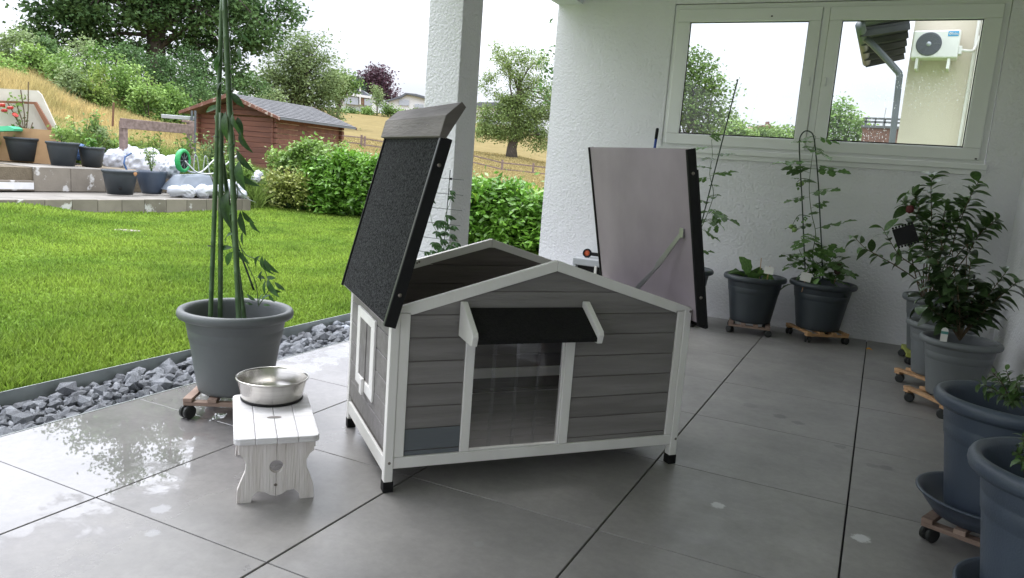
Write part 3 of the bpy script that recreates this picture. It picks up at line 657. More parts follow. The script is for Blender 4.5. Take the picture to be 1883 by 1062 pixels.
# folding stay
def h2l(p): return Matrix.Rotation(-HR, 4, 'Z') @ (Vector(p)-HO)
Uv = Vector((math.cos(HR), math.sin(HR), 0)); Vv = Vector((-math.sin(HR), math.cos(HR), 0))
def lid_pt(px, py):
    # intersect the sight line with the inner face of the right roof half
    nw = Uv*n2.x+Vector((0, 0, 1))*n2.z; p0 = HO+Uv*1.335+Vector((0, 0, .655)); return h2l(onp(px, py, nw, nw.dot(p0)))
a_ = lid_pt(1256, 428); b_ = h2l(onp(1168, 532, Vv, Vv.dot(HO)+.30)); mid_ = a_.lerp(b_, .55)+Vector((0, 0, -.012))
a_ += Vector((-.006, 0, 0))
def flatbar(p, q, w0, th, nm, par, m='zinc'):
    dd = (q-p); L_ = dd.length; rot = dd.to_track_quat('X', 'Z').to_matrix().to_4x4()
    return MB().prism([(0, -w0*.3), (L_*.9, -w0*.5), (L_, -w0*.3), (L_, w0*.3), (L_*.9, w0*.5), (0, w0*.3)], -th/2, th/2, 'y', Matrix.Translation(p) @ rot).build(nm, m, par, bevel=.0008)
stay = flatbar(a_, mid_, .030, .004, 'stay', dog); flatbar(mid_+Vector((0, -.005, 0)), b_+Vector((0, -.005, 0)), .026, .004, 'stay_arm', stay)
MB().box((-.004, -.014, -.020), (.004, .014, .020), Matrix.Translation(a_)).build('stay_plate', 'zinc', stay)
for (x, z) in ((.006, .118), (.006, .690), (W_+.006, .70), (W_+.004, .118)):
    MB().lathe([(0, .002), (.0045, .0015), (.006, 0)], 10, Matrix.Translation((x, -.0042, z)) @ Matrix.Rotation(R(90), 4, 'X')).build('screw', 'screw', fw_)
sv = MB()
for (px, py) in ((758, 487), (767, 483), (771, 481)):
    q = h2l(onp(px, py, Vv, Vv.dot(HO)+.7275)); sv.lathe([(0, .002), (.004, .001), (.005, 0)], 8, Matrix.Translation((q.x, .7275, q.z)) @ Matrix.Rotation(R(90), 4, 'X'))
sv.build('screw', 'screw', bw_)

# ---------------------------------------------------------------- footstool and bowl
so = Vector((-1.931, 1.914, 0)); sr_ = math.atan2(.72, .69)
stool = thing('footstool', 'whitewashed wooden footstool with scalloped ends under the steel bowl', 'stool', so, sr_)
SW, SLn, SH = .262, .50, .250
bw = SW+.034; x0 = -.017
for i in range(4):
    a = x0+bw*i/4+(0 if i == 0 else .0006); b2 = x0+bw*(i+1)/4-(0 if i == 3 else .0006)
    r_ = .022
    pts = [(a, -.022), (b2, -.022), (b2, SLn), (a, SLn)]
    if i == 0: pts = [(a+r_, -.022), (b2, -.022), (b2, SLn), (a+r_, SLn), (a+r_*.3, SLn-r_*.3), (a, SLn-r_), (a, -.022+r_), (a+r_*.3, -.022+r_*.3)]
    if i == 3: pts = [(a, -.022), (b2-r_, -.022), (b2-r_*.3, -.022+r_*.3), (b2, -.022+r_), (b2, SLn-r_), (b2-r_*.3, SLn-r_*.3), (b2-r_, SLn), (a, SLn)]
    MB().prism(pts, SH-.024, SH+(0.0003*(i % 2)), 'z').build('top_board', 'whitewash', stool, bevel=.003)
def leg_outline(w):
    c = w/2; out_ = []
    right = [(w*.5, .19+.036), (w+.0, .226), (w, .185), (w-.014, .175), (w-.026, .15), (w-.024, .12), (w-.010, .085), (w+.002, .05), (w+.004, 0), (w-.046, 0), (w-.050, .022), (w-.068, .040), (w-.092, .036), (w-.110, .024), (w*.5, .018)]
    left = [(w-x, z) for x, z in reversed(right[1:-1])]
    return right[1:]+left
def stool_leg(y, nm):
    # two boards with a crack between them, a round hole cut half into each
    w = SW; pts = leg_outline(w); rgt = [p for p in pts[:14] if p[0] > w/2+.0005]; rgt = sorted(rgt, key=lambda p: 0)
    right = [(w/2+.0006, .226)]+[(w, .226), (w, .185), (w-.014, .175), (w-.026, .15), (w-.024, .12), (w-.010, .085), (w+.002, .05), (w+.004, 0), (w-.046, 0), (w-.050, .022), (w-.068, .040), (w-.092, .036), (w-.110, .024), (w/2+.0006, .018)]
    hole = [(w/2+.0006+.024*math.cos(t), .132+.024*math.sin(t)) for t in np.linspace(-math.pi/2, math.pi/2, 11)]
    R_ = right+hole; L_ = [(w-x, z) for x, z in R_]
    import bmesh
    for P_ in (R_, L_):
        bm = bmesh.new(); f = bm.faces.new([bm.verts.new((x, y, z)) for x, z in P_]); r = bmesh.ops.extrude_face_region(bm, geom=[f]); bmesh.ops.translate(bm, verts=[g for g in r['geom'] if isinstance(g, bmesh.types.BMVert)], vec=(0, .022, 0))
        bmesh.ops.recalc_face_normals(bm, faces=bm.faces); me = bpy.data.meshes.new('leg'); bm.to_mesh(me); bm.free(); me.materials.append(M['whitewashleg']); link('leg', me, stool, .0015)
stool_leg(0.0, 'leg'); stool_leg(SLn-.045, 'leg')
MB().box((-.008, .03, SH-.062), (.010, SLn-.07, SH-.0245)).build('apron', 'whitewashleg', stool, bevel=.002)
MB().box((SW-.010, .03, SH-.062), (SW+.008, SLn-.07, SH-.0245)).build('apron', 'whitewashleg', stool, bevel=.002)
MB().lathe([(0, .002), (.005, .0015), (.006, 0)], 10, Matrix.Translation((SW/2-.002, -.0005, .062)) @ Matrix.Rotation(R(90), 4, 'X')).build('screw', 'screw', stool)
q = at(0, 0, 1)
MB().prism([(SW/2+.0+.018*math.cos(t)*1.5, .195+.013*math.sin(t)) for t in np.linspace(0, 6.28, 17)[:-1]], SH+.0006, SH+.0012, 'z').build('grip_shade_disc', 'gripshade', stool)  # flat dark disc on the top boards, its colour standing in for a shaded hole
bowl = thing('feeding_bowl', 'empty brushed steel feeding bowl on the whitewashed footstool', 'bowl', (-2.150, 2.310, .2512))
MB().lathe([(0, .006), (.10, .006), (.112, .0075), (.119, .014), (.124, .04), (.135, .088), (.1385, .094), (.1425, .0955), (.1445, .093), (.1435, .0885), (.140, .0875), (.1375, .084), (.1265, .038), (.1215, .011), (.1175, .0055), (.112, .003), (0, .003)], 72).build('bowl_shell', 'steel', bowl, smooth=True)
MB().lathe([(.100, 0), (.1195, 0), (.1235, .003), (.124, .0075), (.1215, .010), (.1165, .005), (.100, .002)], 64, close=True).build('rubber_ring', 'black', bowl, smooth=True)

# ---------------------------------------------------------------- planters, dollies
def pot_profile(Rr, H, inner=.27):
    P_ = [(0, .0), (.158, 0), (.166, .004), (.170, .02), (.186, .12), (.204, .235), (.2065, .245), (.2065, .250), (.210, .254), (.2165, .296), (.2150, .300), (.2185, .305), (.2235, .340), (.2255, .346),
          (.236, .350), (.250, .352), (.258, .358), (.262, .369), (.261, .381), (.255, .391), (.246, .395), (.237, .394), (.229, .388), (.224, .378), (.2205, .36), (.205, inner), (.203, inner-.02), (.0, inner-.02)]
    return [(r*Rr/.262, z*H/.395) for r, z in P_]
_pm = {}
def planter(loc, Rr, H, label, m='pot', group='large round planters on the patio', rz=0):
    t = thing('planter', label, 'planter', loc, rz, group)
    key = (Rr, H, m)
    if key not in _pm:
        _pm[key] = (MB().lathe(pot_profile(Rr, H), 72).mesh('pot_wall', m, True), MB().lathe([(0, .272*H/.395), (.12*Rr/.262, .276*H/.395), (.2035*Rr/.262, .268*H/.395)][::-1], 40).mesh('soil', 'soil', True))
    link('pot_wall', _pm[key][0], t); link('soil', _pm[key][1], t); return t
def dolly(loc, rz, half, label, wood='oldpine', n=4, top=.088, group='wheeled plant dollies'):
    t = thing('plant_dolly', label, 'plant dolly', loc, rz, group); h = half
    zr = top-.036
    for s in (-1, 1): MB().box((-h, s*(h-.022)-.022, zr), (h, s*(h-.022)+.022, zr+.0175)).build('rail', wood, t, bevel=.002)
    for i in range(n):
        x = -h+.02+(2*h-.04)*i/(n-1); MB().box((x-.02, -h-.004, zr+.018), (x+.02, h+.004, top)).build('slat', wood, t, bevel=.002)
    for sx_ in (-1, 1):
        for sy_ in (-1, 1):
            c = Vector((sx_*(h-.022), sy_*(h-.022), .0)); a = random.uniform(0, 6.3)
            mt = Matrix.Translation(c) @ Matrix.Rotation(a, 4, 'Z')
            wh = MB()
            wr = (top-.036)*.5
            for s in (-1, 1): wh.lathe([(0, s*.006), (wr*.75, s*.004), (wr, s*.008), (wr, s*.020), (wr*.8, s*.024), (0, s*.024)], 20, mt @ Matrix.Translation((wr*.3, 0, wr)) @ Matrix.Rotation(R(90), 4, 'X'))
            cst = wh.build('caster', 'rubber', t, smooth=False)
            hb = MB(); hb.box((-.018, -.005, wr), (wr*.9, .005, 2*wr-.001), mt); hb.lathe([(0, 2*wr), (.016, 2*wr), (.016, 2*wr-.010), (0, 2*wr-.010)], 14, mt); hb.build('caster_fork', 'black', cst)
    return t
def saucer(loc, Rr, H, label, m='potblue'):
    t = MB().lathe([(0, 0), (Rr*.70, 0), (Rr*.74, .004), (Rr*.88, H*.55), (Rr*.955, H*.9), (Rr, H*.93), (Rr*1.0, H), (Rr*.965, H*1.02), (Rr*.93, H*.95), (Rr*.85, H*.5), (Rr*.70, .008), (0, .008)], 64).build('saucer', m, None, smooth=True)
    t.location = loc; return tag(t, label, 'saucer', 'planter saucers')
TOP = .094
POTS = {}
def setup(key, x, y, Rr, H, rz, half, lab, dlab, wood='oldpine', m='pot', top=TOP, lift=0, n=4, dx=0, dy=0):
    dolly((x+dx, y+dy, 0), R(rz), half, dlab, wood, n, top); p = planter((x, y, top+.001+lift), Rr, H, lab, m); POTS[key] = Vector((x, y, top+.001+lift)); return p
setup('vine', -2.709, 2.657, .266, .40, 31, .185, 'large grey planter at the lawn edge holding the climbing vine and canes', 'weathered slatted plant dolly under the planter beside the footstool', top=.100)
setup('squash', -.895, 6.729, .262, .40, 8, .170, 'dark planter against the wall with one small broad-leaved plant', 'weathered plant dolly under the small broad-leaved plant', m='potdark')
setup('tomato', -.358, 6.860, .270, .40, 33, .185, 'dark planter against the wall with the hooped tomato plant', 'bright pine plant dolly under the hooped tomato plant', 'pine', 'potdark')
setup('backtomato', -1.50, 6.66, .262, .40, 5, .170, 'dark planter mostly hidden behind the propped lilac roof half', 'weathered plant dolly hidden behind the open roof half', m='potdark')
setup('lemon', .470, 6.56, .240, .43, 5, .170, 'rearmost planter of the right-hand row holding the spreading citrus bush', 'lime green painted plant dolly in the far corner', 'lime')
setup('middle', .460, 5.73, .212, .355, 42, .165, 'small planter wedged second from the back in the right-hand row', 'pine plant dolly under the wedged second planter', 'pine')
setup('camellia', .530, 5.19, .222, .352, 34, .185, 'grey planter with a plant tag holding the glossy camellia', 'pine plant dolly sticking out under the camellia planter', 'pine')
setup('frontbush', .530, 3.20, .262, .46, -22, .185, 'big blue-grey planter standing in a wide saucer in the right foreground', 'plant dolly under the saucer in the right foreground', 'oldpine', 'potblue', lift=.016)
setup('corner', .578, 2.46, .262, .46, 10, .185, 'nearest blue-grey planter cut by the bottom right corner of the photo', 'plant dolly under the nearest planter in the bottom right corner', 'oldpine', 'potblue', lift=.016)
saucer((.505, 3.22, TOP+.0015), .245, .085, 'wide blue-grey saucer under the foreground planter with wet leaves in it')
saucer((.578, 2.46, TOP+.0015), .245, .085, 'blue-grey saucer under the nearest planter in the bottom right corner')
# ---------------------------------------------------------------- leaves and potted plants
def leaf_mesh(name, m, L=1, W=.4, fold=.18, curl=.25, n=6, wid=1.0, teeth=0, seed=0):
    vs, fs = [], []; rr = random.Random(seed)
    for i in range(n+1):
        t = i/n; wdt = W/2*(math.sin(math.pi*min(t, 1)**wid)**.8 if 0 < t < 1 else .03)
        if teeth and 0 < t < 1: wdt *= 1+teeth*(1 if i % 2 else -1)
        z = -curl*t*t*L+.06*L*math.sin(t*3)
        for s in (-1, 0, 1): vs.append((t*L, s*wdt, z+abs(s)*fold*wdt+rr.uniform(-.01, .01)*L))
    for i in range(n):
        for s in range(2): k = i*3+s; fs.append((k, k+3, k+4, k+1))
    return MB().add(vs, fs).mesh(name, m, True)
LV = {}
for nm, m, kw in (('vine', 'vineleaf', dict(W=.36, curl=.35)), ('cam', 'camleaf', dict(W=.50, curl=.2, wid=.9)), ('lem', 'lemleaf', dict(W=.46, curl=.22, wid=.85)), ('round', 'tomleaf', dict(W=1.0, curl=.15, wid=.8, teeth=.12))):
    LV[nm] = [leaf_mesh('leaf', m, fold=f, seed=i, **{**kw, 'curl': kw['curl']*c}) for i, (f, c) in enumerate(((.1, .6), (.3, 1.0), (.45, 1.6)))]
def pinnate(seed):
    rr = random.Random(seed); mb = MB()
    mb.tube([(0, 0, 0), (.5, 0, -.02), (1, 0, -.15)], .010, 4)
    def lf(px, ang, L):
        n = 6; W = L*.78; c, s = math.cos(ang), math.sin(ang); vs = []
        for i in range(n+1):
            t = i/n; wd = W/2*(math.sin(math.pi*t)**.7 if 0 < t < 1 else .05)*(1+(.28 if i % 2 else -.22)); z = -.22*t*t*L-.15*px*px
            for q in (-1, 0, 1): x, y = t*L, q*wd; vs.append((px+x*c-y*s, x*s+y*c, z+abs(q)*.2*wd))
        mb.add(vs, [f for i in range(n) for f in ((i*3, i*3+3, i*3+4, i*3+1), (i*3+1, i*3+4, i*3+5, i*3+2))])
    for px in (.35, .68):
        for s in (-1, 1): lf(px, s*rr.uniform(.9, 1.3), rr.uniform(.36, .46))
    lf(.95, rr.uniform(-.1, .1), .5); return mb.mesh('leaf', 'tomleaf', True)
LV['tom'] = [pinnate(i) for i in range(3)]
def put_leaf(root, kind, p, d, size, up=Vector((0, 0, 1)), name='leaf'):
    d = Vector(d).normalized(); up = up+Vector((random.uniform(-.5, .5), random.uniform(-.5, .5), random.uniform(-.3, .3)))
    y = up.cross(d)
    if y.length < 1e-3: y = Vector((1, 0, 0)).cross(d)
    y.normalize(); z = d.cross(y); mt = Matrix.Translation(p) @ Matrix(((d.x, y.x, z.x, 0), (d.y, y.y, z.y, 0), (d.z, y.z, z.z, 0), (0, 0, 0, 1))) @ Matrix.Diagonal((size, size*random.uniform(.8, 1.15), size, 1))
    return link(name, random.choice(LV[kind]), root, mtx=mt)
def poly_pt(pts, t):
    k = len(pts)-1; f = min(t, .9999)*k; i = int(f); return pts[i].lerp(pts[i+1], f-i), (pts[i+1]-pts[i]).normalized()
def smooth_path(pts, n=4):
    out_ = []; P_ = [Vector(p) for p in pts]
    for i in range(len(P_)-1):
        p0 = P_[max(i-1, 0)]; p1 = P_[i]; p2 = P_[i+1]; p3 = P_[min(i+2, len(P_)-1)]
        for k in range(n):
            t = k/n; out_.append(.5*((2*p1)+(p2-p0)*t+(2*p0-5*p1+4*p2-p3)*t*t+(3*p1-p0-3*p2+p3)*t**3))
    out_.append(P_[-1]); return out_
def leaves_along(root, path, kind, n, size, t0=.15, t1=1, droop=.2, outw=.9):
    for i in range(n):
        t = t0+(t1-t0)*(i+random.uniform(.1, .9))/n; p, d = poly_pt(path, t); a = i*2.4+random.uniform(-.5, .5)
        s = d.orthogonal().normalized(); s = Matrix.Rotation(a, 3, d) @ s
        put_leaf(root, kind, p, s*outw+d*.45+Vector((0, 0, -droop+random.uniform(-.2, .2))), size*random.uniform(.65, 1.2))
def stake(p, q, r, label, m='bamboo', knots=True, cat='plant stake', group='canes in the vine planter', name='plant_stake'):
    p, q = Vector(p), Vector(q); L = (q-p).length; n = 14
    pts = [p.lerp(q, i/n) for i in range(n+1)]
    mb = MB(); pts2, rs = [], []
    for i in range(n+1):
        t = i/n
        pts2.append(p.lerp(q, t)); rs.append(r)
        if knots and 0 < i < n: pts2[-1:] = [p.lerp(q, t-.006/L*1), p.lerp(q, t), p.lerp(q, t+.006/L*1)]; rs[-1:] = [r, r*1.16, r]
    o = mb.tube(pts2, rs, 10).build(name, m, None, smooth=True)
    return tag(o, label, cat, group)

# vine planter: canes
pv = POTS['vine']; zS = pv.z+.275
def onpot(px, py, dy=0): return ony(px, py, pv.y+dy)
c1 = stake(Vector((onpot(392, 570).x, pv.y-.02, zS-.05)), onpot(410, -30, .02), .0110, 'tall green cane rising left of the others out of the vine planter')
c2 = stake(Vector((onpot(437, 573, -.08).x, pv.y-.06, zS-.05)), onpot(412, -30, -.0), .0130, 'thickest tall green cane leaning left across the other canes in the vine planter')
c3 = stake(Vector((onpot(394, 570).x+.02, pv.y+.02, zS-.05)), onpot(407, 207, .0), .0115, 'shorter green cane with a cut top beside the left cane in the vine planter')
c4 = stake(Vector((onpot(462, 560, .1).x, pv.y+.08, zS-.05)), onpot(398, 212, .03), .0100, 'green cane crossing behind the others towards the upper left in the vine planter')
c5 = stake(onpot(467, 533, .05), onpot(388, 322, .05), .0045, 'thin dark stick tied crosswise between the canes of the vine planter', 'darkstake', False)
tm = MB()
for (px, py) in ((400, 252), (430, 376), (392, 452)):
    q = onpot(px, py, 0); tm.lathe([(.018, 0), (.0195, .0015), (.018, .003)], 20, Matrix.Translation((q.x, q.y-.01, q.z)), close=True)
tag(tm.build('cane_ties', 'gasket'), 'dark wire ties holding the canes of the vine planter together', 'plant tie')
vine = thing('climbing_vine', 'climbing vine with long drooping leaves twining up the canes', 'climbing plant', pv)
def L2(root_loc, p): return Vector(p)-Vector(root_loc)
vp = smooth_path([L2(pv, onpot(*q)) for q in ((475, 560, 0), (470, 520, 0), (452, 480, 0), (438, 440, 0), (428, 400, 0), (437, 350, 0), (420, 310, 0), (432, 260, 0), (420, 200, 0), (430, 150, 0), (415, 110, 0), (425, 60, 0), (418, 20, 0), (432, -20, 0))])
vp2 = smooth_path([L2(pv, onpot(*q)) for q in ((475, 562, .02), (495, 530, 0), (490, 505, 0), (478, 480, 0), (455, 470, 0), (445, 458, 0))])
vp3 = smooth_path([L2(pv, onpot(*q)) for q in ((425, 110, 0), (440, 85, 0), (450, 55, 0), (462, 30, 0), (466, 5, 0), (462, -20, 0))])
sm_ = MB(); sm_.tube(vp, .0022, 6); sm_.tube(vp2, .0022, 6); sm_.tube(vp3, .0016, 6); sm_.build('stem', 'stem', vine, smooth=True)
for (px, py, dx, dz, L) in ((405, 100, -.4, -.9, .085), (400, 110, -.8, -.5, .075), (440, 85, .3, -.9, .07), (410, 150, -.5, -.7, .07), (405, 195, -.9, -.3, .08), (415, 205, .1, -1, .13), (430, 205, .4, -.8, .11), (437, 215, .5, -.8, .10),
                            (442, 240, .3, -.9, .10), (432, 262, -.7, -.6, .07), (435, 275, .6, -.7, .12), (440, 295, .2, -1, .13), (432, 310, .6, -.6, .12), (436, 330, .1, -1, .12), (420, 350, .1, -1, .16), (428, 375, -.6, -.7, .08),
                            (436, 385, -.9, -.5, .085), (442, 388, .1, -1, .12), (445, 388, .7, -.6, .08), (460, 400, .4, -.9, .075), (430, 430, -.9, -.2, .08), (428, 455, -1, -.1, .09), (428, 462, -.6, -.7, .10), (437, 460, .7, -.5, .075), (447, 425, .3, -.9, .07),
                            (478, 470, -.6, -.7, .07), (482, 470, .2, -1, .10), (486, 475, .6, -.8, .085), (482, 498, -.2, -.9, .05), (490, 510, .9, .1, .05), (488, 512, -.9, .2, .055), (492, 512, .6, -.6, .10), (488, 515, 0, -1, .07), (505, 518, .7, -.5, .06), (496, 536, .8, .2, .05),
                            (494, 540, .6, -.5, .05), (470, 552, -.5, .3, .05), (480, 550, .6, .4, .05), (465, 560, -.9, .2, .04), (484, 560, .9, .1, .04), (476, 556, .1, .9, .045), (425, 170, .5, -.5, .08), (428, 130, -.7, -.2, .06), (445, 60, .6, -.6, .05), (415, 60, -.5, -.8, .06)):
    d = Vector((dx*math.cos(.44), dx*math.sin(-.44)*-1*.0+random.uniform(-.5, .2), dz)); put_leaf(vine, 'vine', L2(pv, onpot(px, py, random.uniform(-.04, .03))), d, L, up=Vector((0, -1, .4)))

# small squash plant with card
ps = POTS['squash']; sq = thing('squash_plant', 'small seedling with broad pale leaves in the dark planter against the wall', 'plant', ps+Vector((0, 0, .275)))
sq_s = MB()
for i, (dx, dy, h, s) in enumerate(((-.02, 0, .13, .12), (.05, -.02, .14, .13), (.0, .04, .16, .11), (.08, .03, .10, .10), (-.06, -.03, .10, .10), (.03, -.06, .09, .10))):
    sq_s.tube([(0, 0, 0), (dx*.7, dy*.7, h*.7), (dx, dy, h)], .003, 6); put_leaf(sq, 'round', Vector((dx-.03, dy, h)), Vector((dx*4+.02, dy*4-.03, random.uniform(-.2, .3))), s*1.45)
sq_s.build('stem', 'stem', sq, smooth=True)
def card(key, px, py, w_, h_, label, tilt=.2, rz=0):
    p = ony(px, py, POTS[key].y-.19); t = thing('plant_label', label, 'plant label', p, rz, 'plant labels stuck in the planters')
    mt = Matrix.Rotation(tilt, 4, 'Y') @ Matrix.Rotation(-.25, 4, 'X')
    MB().box((-w_/2, -.0006, -h_/2), (w_/2, .0006, h_/2), mt).build('card', 'card', t)
    MB().box((-.0025, .001, -h_/2-.09), (.0025, .003, h_/2+.01), mt).build('stick', 'pine', t); return t, mt
card('squash', 1414, 497, .075, .06, 'white card on a stick in the planter of the small broad-leaved plant', .05)
stake(ony(1398, 500, ps.y-.04)-Vector((0, 0, .06)), ony(1400, 474, ps.y-.04), .003, 'short wooden stick beside the small broad-leaved plant', 'pine', False, group=None)

# tomato plants
def tomato(key, paths, nleaf, size, label, fruits=(), nm='tomato_plant'):
    p0 = POTS[key]+Vector((0, 0, .275)); t = thing(nm, label, 'tomato plant', p0, 0, 'tomato plants by the wall'); mb = MB()
    for path, n, sz in paths:
        P_ = smooth_path([L2(p0, q) for q in path]); mb.tube(P_, [.0042*(1-.6*i/len(P_)) for i in range(len(P_))], 6); leaves_along(t, P_, 'tom', n, sz, .05, 1, .35)
    mb.build('stem', 'stem', t, smooth=True)
    for q in fruits: MB().lathe([(0, -.022), (.012, -.019), (.021, -.006), (.021, .006), (.012, .018), (0, .019)], 14, Matrix.Translation(L2(p0, q))).build('fruit', 'fruit', t, smooth=True)
    return t
yT = POTS['tomato'].y
tomato('tomato', [([ony(1503, 512, yT), ony(1494, 470, yT), ony(1500, 430, yT), ony(1492, 390, yT), ony(1488, 345, yT), ony(1492, 300, yT), ony(1498, 262, yT), ony(1500, 250, yT)], 20, .19),
                  ([ony(1500, 512, yT), ony(1480, 480, yT-.05), ony(1470, 460, yT-.08)], 9, .20), ([ony(1505, 512, yT), ony(1520, 490, yT-.05), ony(1535, 470, yT-.05)], 9, .20),
                  ([ony(1505, 512, yT), ony(1510, 492, yT-.1), ony(1500, 480, yT-.1)], 9, .19), ([ony(1490, 398, yT), ony(1470, 395, yT), ony(1460, 408, yT), ony(1456, 420, yT)], 4, .05),
                  ([ony(1489, 330, yT), ony(1475, 328, yT), ony(1465, 335, yT)], 3, .05)], 0, 0, 'tomato plant with green fruit climbing the dark hoop', [ony(1461, 422, yT-.02), ony(1455, 416, yT), ony(1482, 466, yT-.05), ony(1474, 337, yT), ony(1487, 468, yT)])
yB = POTS['backtomato'].y
tomato('backtomato', [([ony(1262, 500, yB), ony(1285, 430, yB), ony(1302, 390, yB), ony(1312, 355, yB), ony(1305, 320, yB), ony(1310, 285, yB), ony(1308, 255, yB)], 16, .17), ([ony(1303, 392, yB), ony(1315, 385, yB), ony(1322, 400, yB)], 4, .17)], 0, 0, 'thin tomato plant climbing the leaning stake behind the lilac roof half')
hp = []
for (px, py) in ((1481, 505), (1478, 440), (1475, 370), (1471, 300), (1470, 262), (1473, 248), (1480, 241), (1488, 241), (1496, 250), (1500, 280), (1505, 340), (1508, 400), (1511, 460), (1513, 512)): hp.append(ony(px, py, yT-.02))
tag(MB().tube(smooth_path(hp), .0055, 8).build('plant_hoop', 'darkstake', None, smooth=True), 'dark green arched plant hoop in the tomato planter', 'plant hoop')
stake(ony(1262, 520, yB), ony(1357, 145, yB), .0055, 'dark stake leaning right up in front of the left window pane', 'darkstake', False, group=None)
card('tomato', 1482, 509, .085, .075, 'white card stuck in the hooped tomato planter', .12)
orn = thing('garden_ornament', 'round brown wooden ornament on a stick in the tomato planter', 'ornament', ony(1542, 494, yT-.02))
MB().lathe([(0, -.006), (.034, -.006), (.040, 0), (.034, .006), (.024, .006), (.020, .002), (0, .002)], 24, Matrix.Rotation(.25, 4, 'Y') @ Matrix.Rotation(R(80), 4, 'X') @ Matrix.Diagonal((.85, 1.3, 1, 1))).build('disc', 'brown', orn, smooth=True)
MB().tube([(0, 0, -.03), (-.02, 0, -.13)], .004, 6).build('stick', 'pine', orn)

# shrubs in the right-hand row
def shrub(key, stems, kind, size, per, label, nm, cat, wood='woodstem', base_dz=.275, r0=.006, spread=0):
    p0 = POTS[key]+Vector((0, 0, base_dz)); t = thing(nm, label, cat, p0); mb = MB(); tot = 0
    for k, path in enumerate(stems):
        P_ = smooth_path([L2(p0, q) for q in path], 5); mb.tube(P_, [r0*(1-.7*i/len(P_)) for i in range(len(P_))], 6)
        n = per if isinstance(per, int) else per[k]
        leaves_along(t, P_, kind, n, size, .30 if kind == 'lem' else .2, 1.0, .1); tot += n
    mb.build('stem', wood, t, smooth=True); return t
random.seed(21)
yL = POTS['lemon'].y; LP = lambda px, py, d=0: ony(px, py, yL+d)
lemst = [[LP(1700, 560), LP(1712, 470), LP(1713, 400), LP(1712, 350), LP(1714, 322)], [LP(1698, 560), LP(1680, 490), LP(1672, 430), LP(1690, 380), LP(1676, 355)],
         [LP(1702, 560), LP(1745, 470), LP(1760, 420), LP(1785, 360), LP(1800, 332)], [LP(1698, 560), LP(1690, 520), LP(1650, 490, -.1), LP(1615, 470, -.15), LP(1590, 455, -.15), LP(1572, 436, -.15)],
         [LP(1700, 560), LP(1690, 500), LP(1655, 470, -.1), LP(1635, 440, -.1), LP(1622, 418, -.1)], [LP(1704, 560), LP(1770, 480, .05), LP(1795, 440, .05), LP(1810, 420, .05), LP(1826, 405, .05)],
         [LP(1704, 560), LP(1730, 460, -.1), LP(1735, 400, -.1), LP(1742, 372, -.1)], [LP(1700, 560), LP(1705, 440, .1), LP(1690, 400, .1), LP(1660, 372, .05)],
         [LP(1702, 560), LP(1740, 440, .1), LP(1770, 390, .1), LP(1780, 370, .1)], [LP(1702, 560), LP(1760, 470), LP(1800, 430), LP(1835, 402)], [LP(1700, 560), LP(1700, 480), LP(1725, 430), LP(1760, 405)], [LP(1702, 560), LP(1715, 500, -.1), LP(1700, 450, -.15), LP(1712, 410, -.15)]]
lem = shrub('lemon', lemst, 'lem', .125, [28, 28, 26, 12, 12, 20, 30, 26, 26, 18, 30, 32], 'bushy citrus shrub with long bare side shoots in the far corner', 'citrus_shrub', 'shrub')
yC = POTS['camellia'].y; CP = lambda px, py, d=0: ony(px, py, yC+d)
random.seed(5)
cst = []
for (px, py, d) in ((1700, 500, 0), (1720, 470, .05), (1750, 455, 0), (1785, 480, -.05), (1800, 520, 0), (1780, 440, .08), (1740, 510, -.12), (1700, 560, -.08), (1690, 540, .06), (1760, 520, -.15), (1815, 555, .05), (1850, 500, 0), (1868, 520, -.05), (1840, 545, .05), (1730, 440, .05), (1770, 490, .15), (1710, 520, .12)):
    b0 = CP(1765, 625); tip = CP(px, py, d); mid1 = b0.lerp(tip, .45)+Vector((0, 0, .03)); cst.append([b0, mid1, tip])
cam_ = shrub('camellia', cst, 'cam', .115, 17, 'glossy dark camellia with thick leaves in front of the citrus shrub', 'camellia', 'shrub', r0=.005)
bud = Vector(CP(1868, 520, -.05))-(POTS['camellia']+Vector((0, 0, .275)))
MB().lathe([(0, 0), (.010, .006), (.013, .018), (.008, .030), (0, .034)], 12, Matrix.Translation(bud)).build('bud', 'lemleaf', cam_, smooth=True)
q = LP(1665, 432, -.18); tray = thing('nursery_tray', 'black plastic grid tray hanging tilted in the citrus shrub', 'tray', q)
mb = MB(); mt = Matrix.Rotation(R(-24), 4, 'Y'); mb.box((-.075, -.004, -.065), (.075, .004, .065), mt)
for i in range(-3, 4): mb.box((i*.022-.007, -.010, .066), (i*.022+.007, .010, .082), mt); mb.box((i*.022-.007, -.010, -.082), (i*.022+.007, .010, -.066), mt)
mb.build('tray_body', 'black', tray, bevel=.002)
q = LP(1673, 384, -.12); fl = thing('dried_bloom', 'dark red withered bloom at the upper left of the citrus shrub', 'flower', q)
MB().lathe([(0, -.035), (.024, -.022), (.030, 0), (.022, .024), (0, .03)], 9, Matrix.Diagonal((1, .6, 1, 1))).build('petals', mat('dark_red', (.10, .012, .012), rough=.7, scale=40, bump=.5), fl)
q = ony(1737, 612, POTS['camellia'].y-.20); pt = thing('plant_tag', 'white rounded plant tag with a green band in the camellia planter', 'plant tag', q, 0, None)
MB().prism([(-.018, -.05), (.018, -.05), (.018, .018), (.012, .028), (0, .033), (-.012, .028), (-.018, .018)], -.0008, .0008, 'y').build('tag_body', 'card', pt)
MB().box((-.0178, -.0016, -.006), (.0178, -.0009, .010)).build('green_band', 'green', pt)
yF = POTS['frontbush'].y; FP = lambda px, py, d=0: ony(px, py, yF+d)
random.seed(9)
fst = []
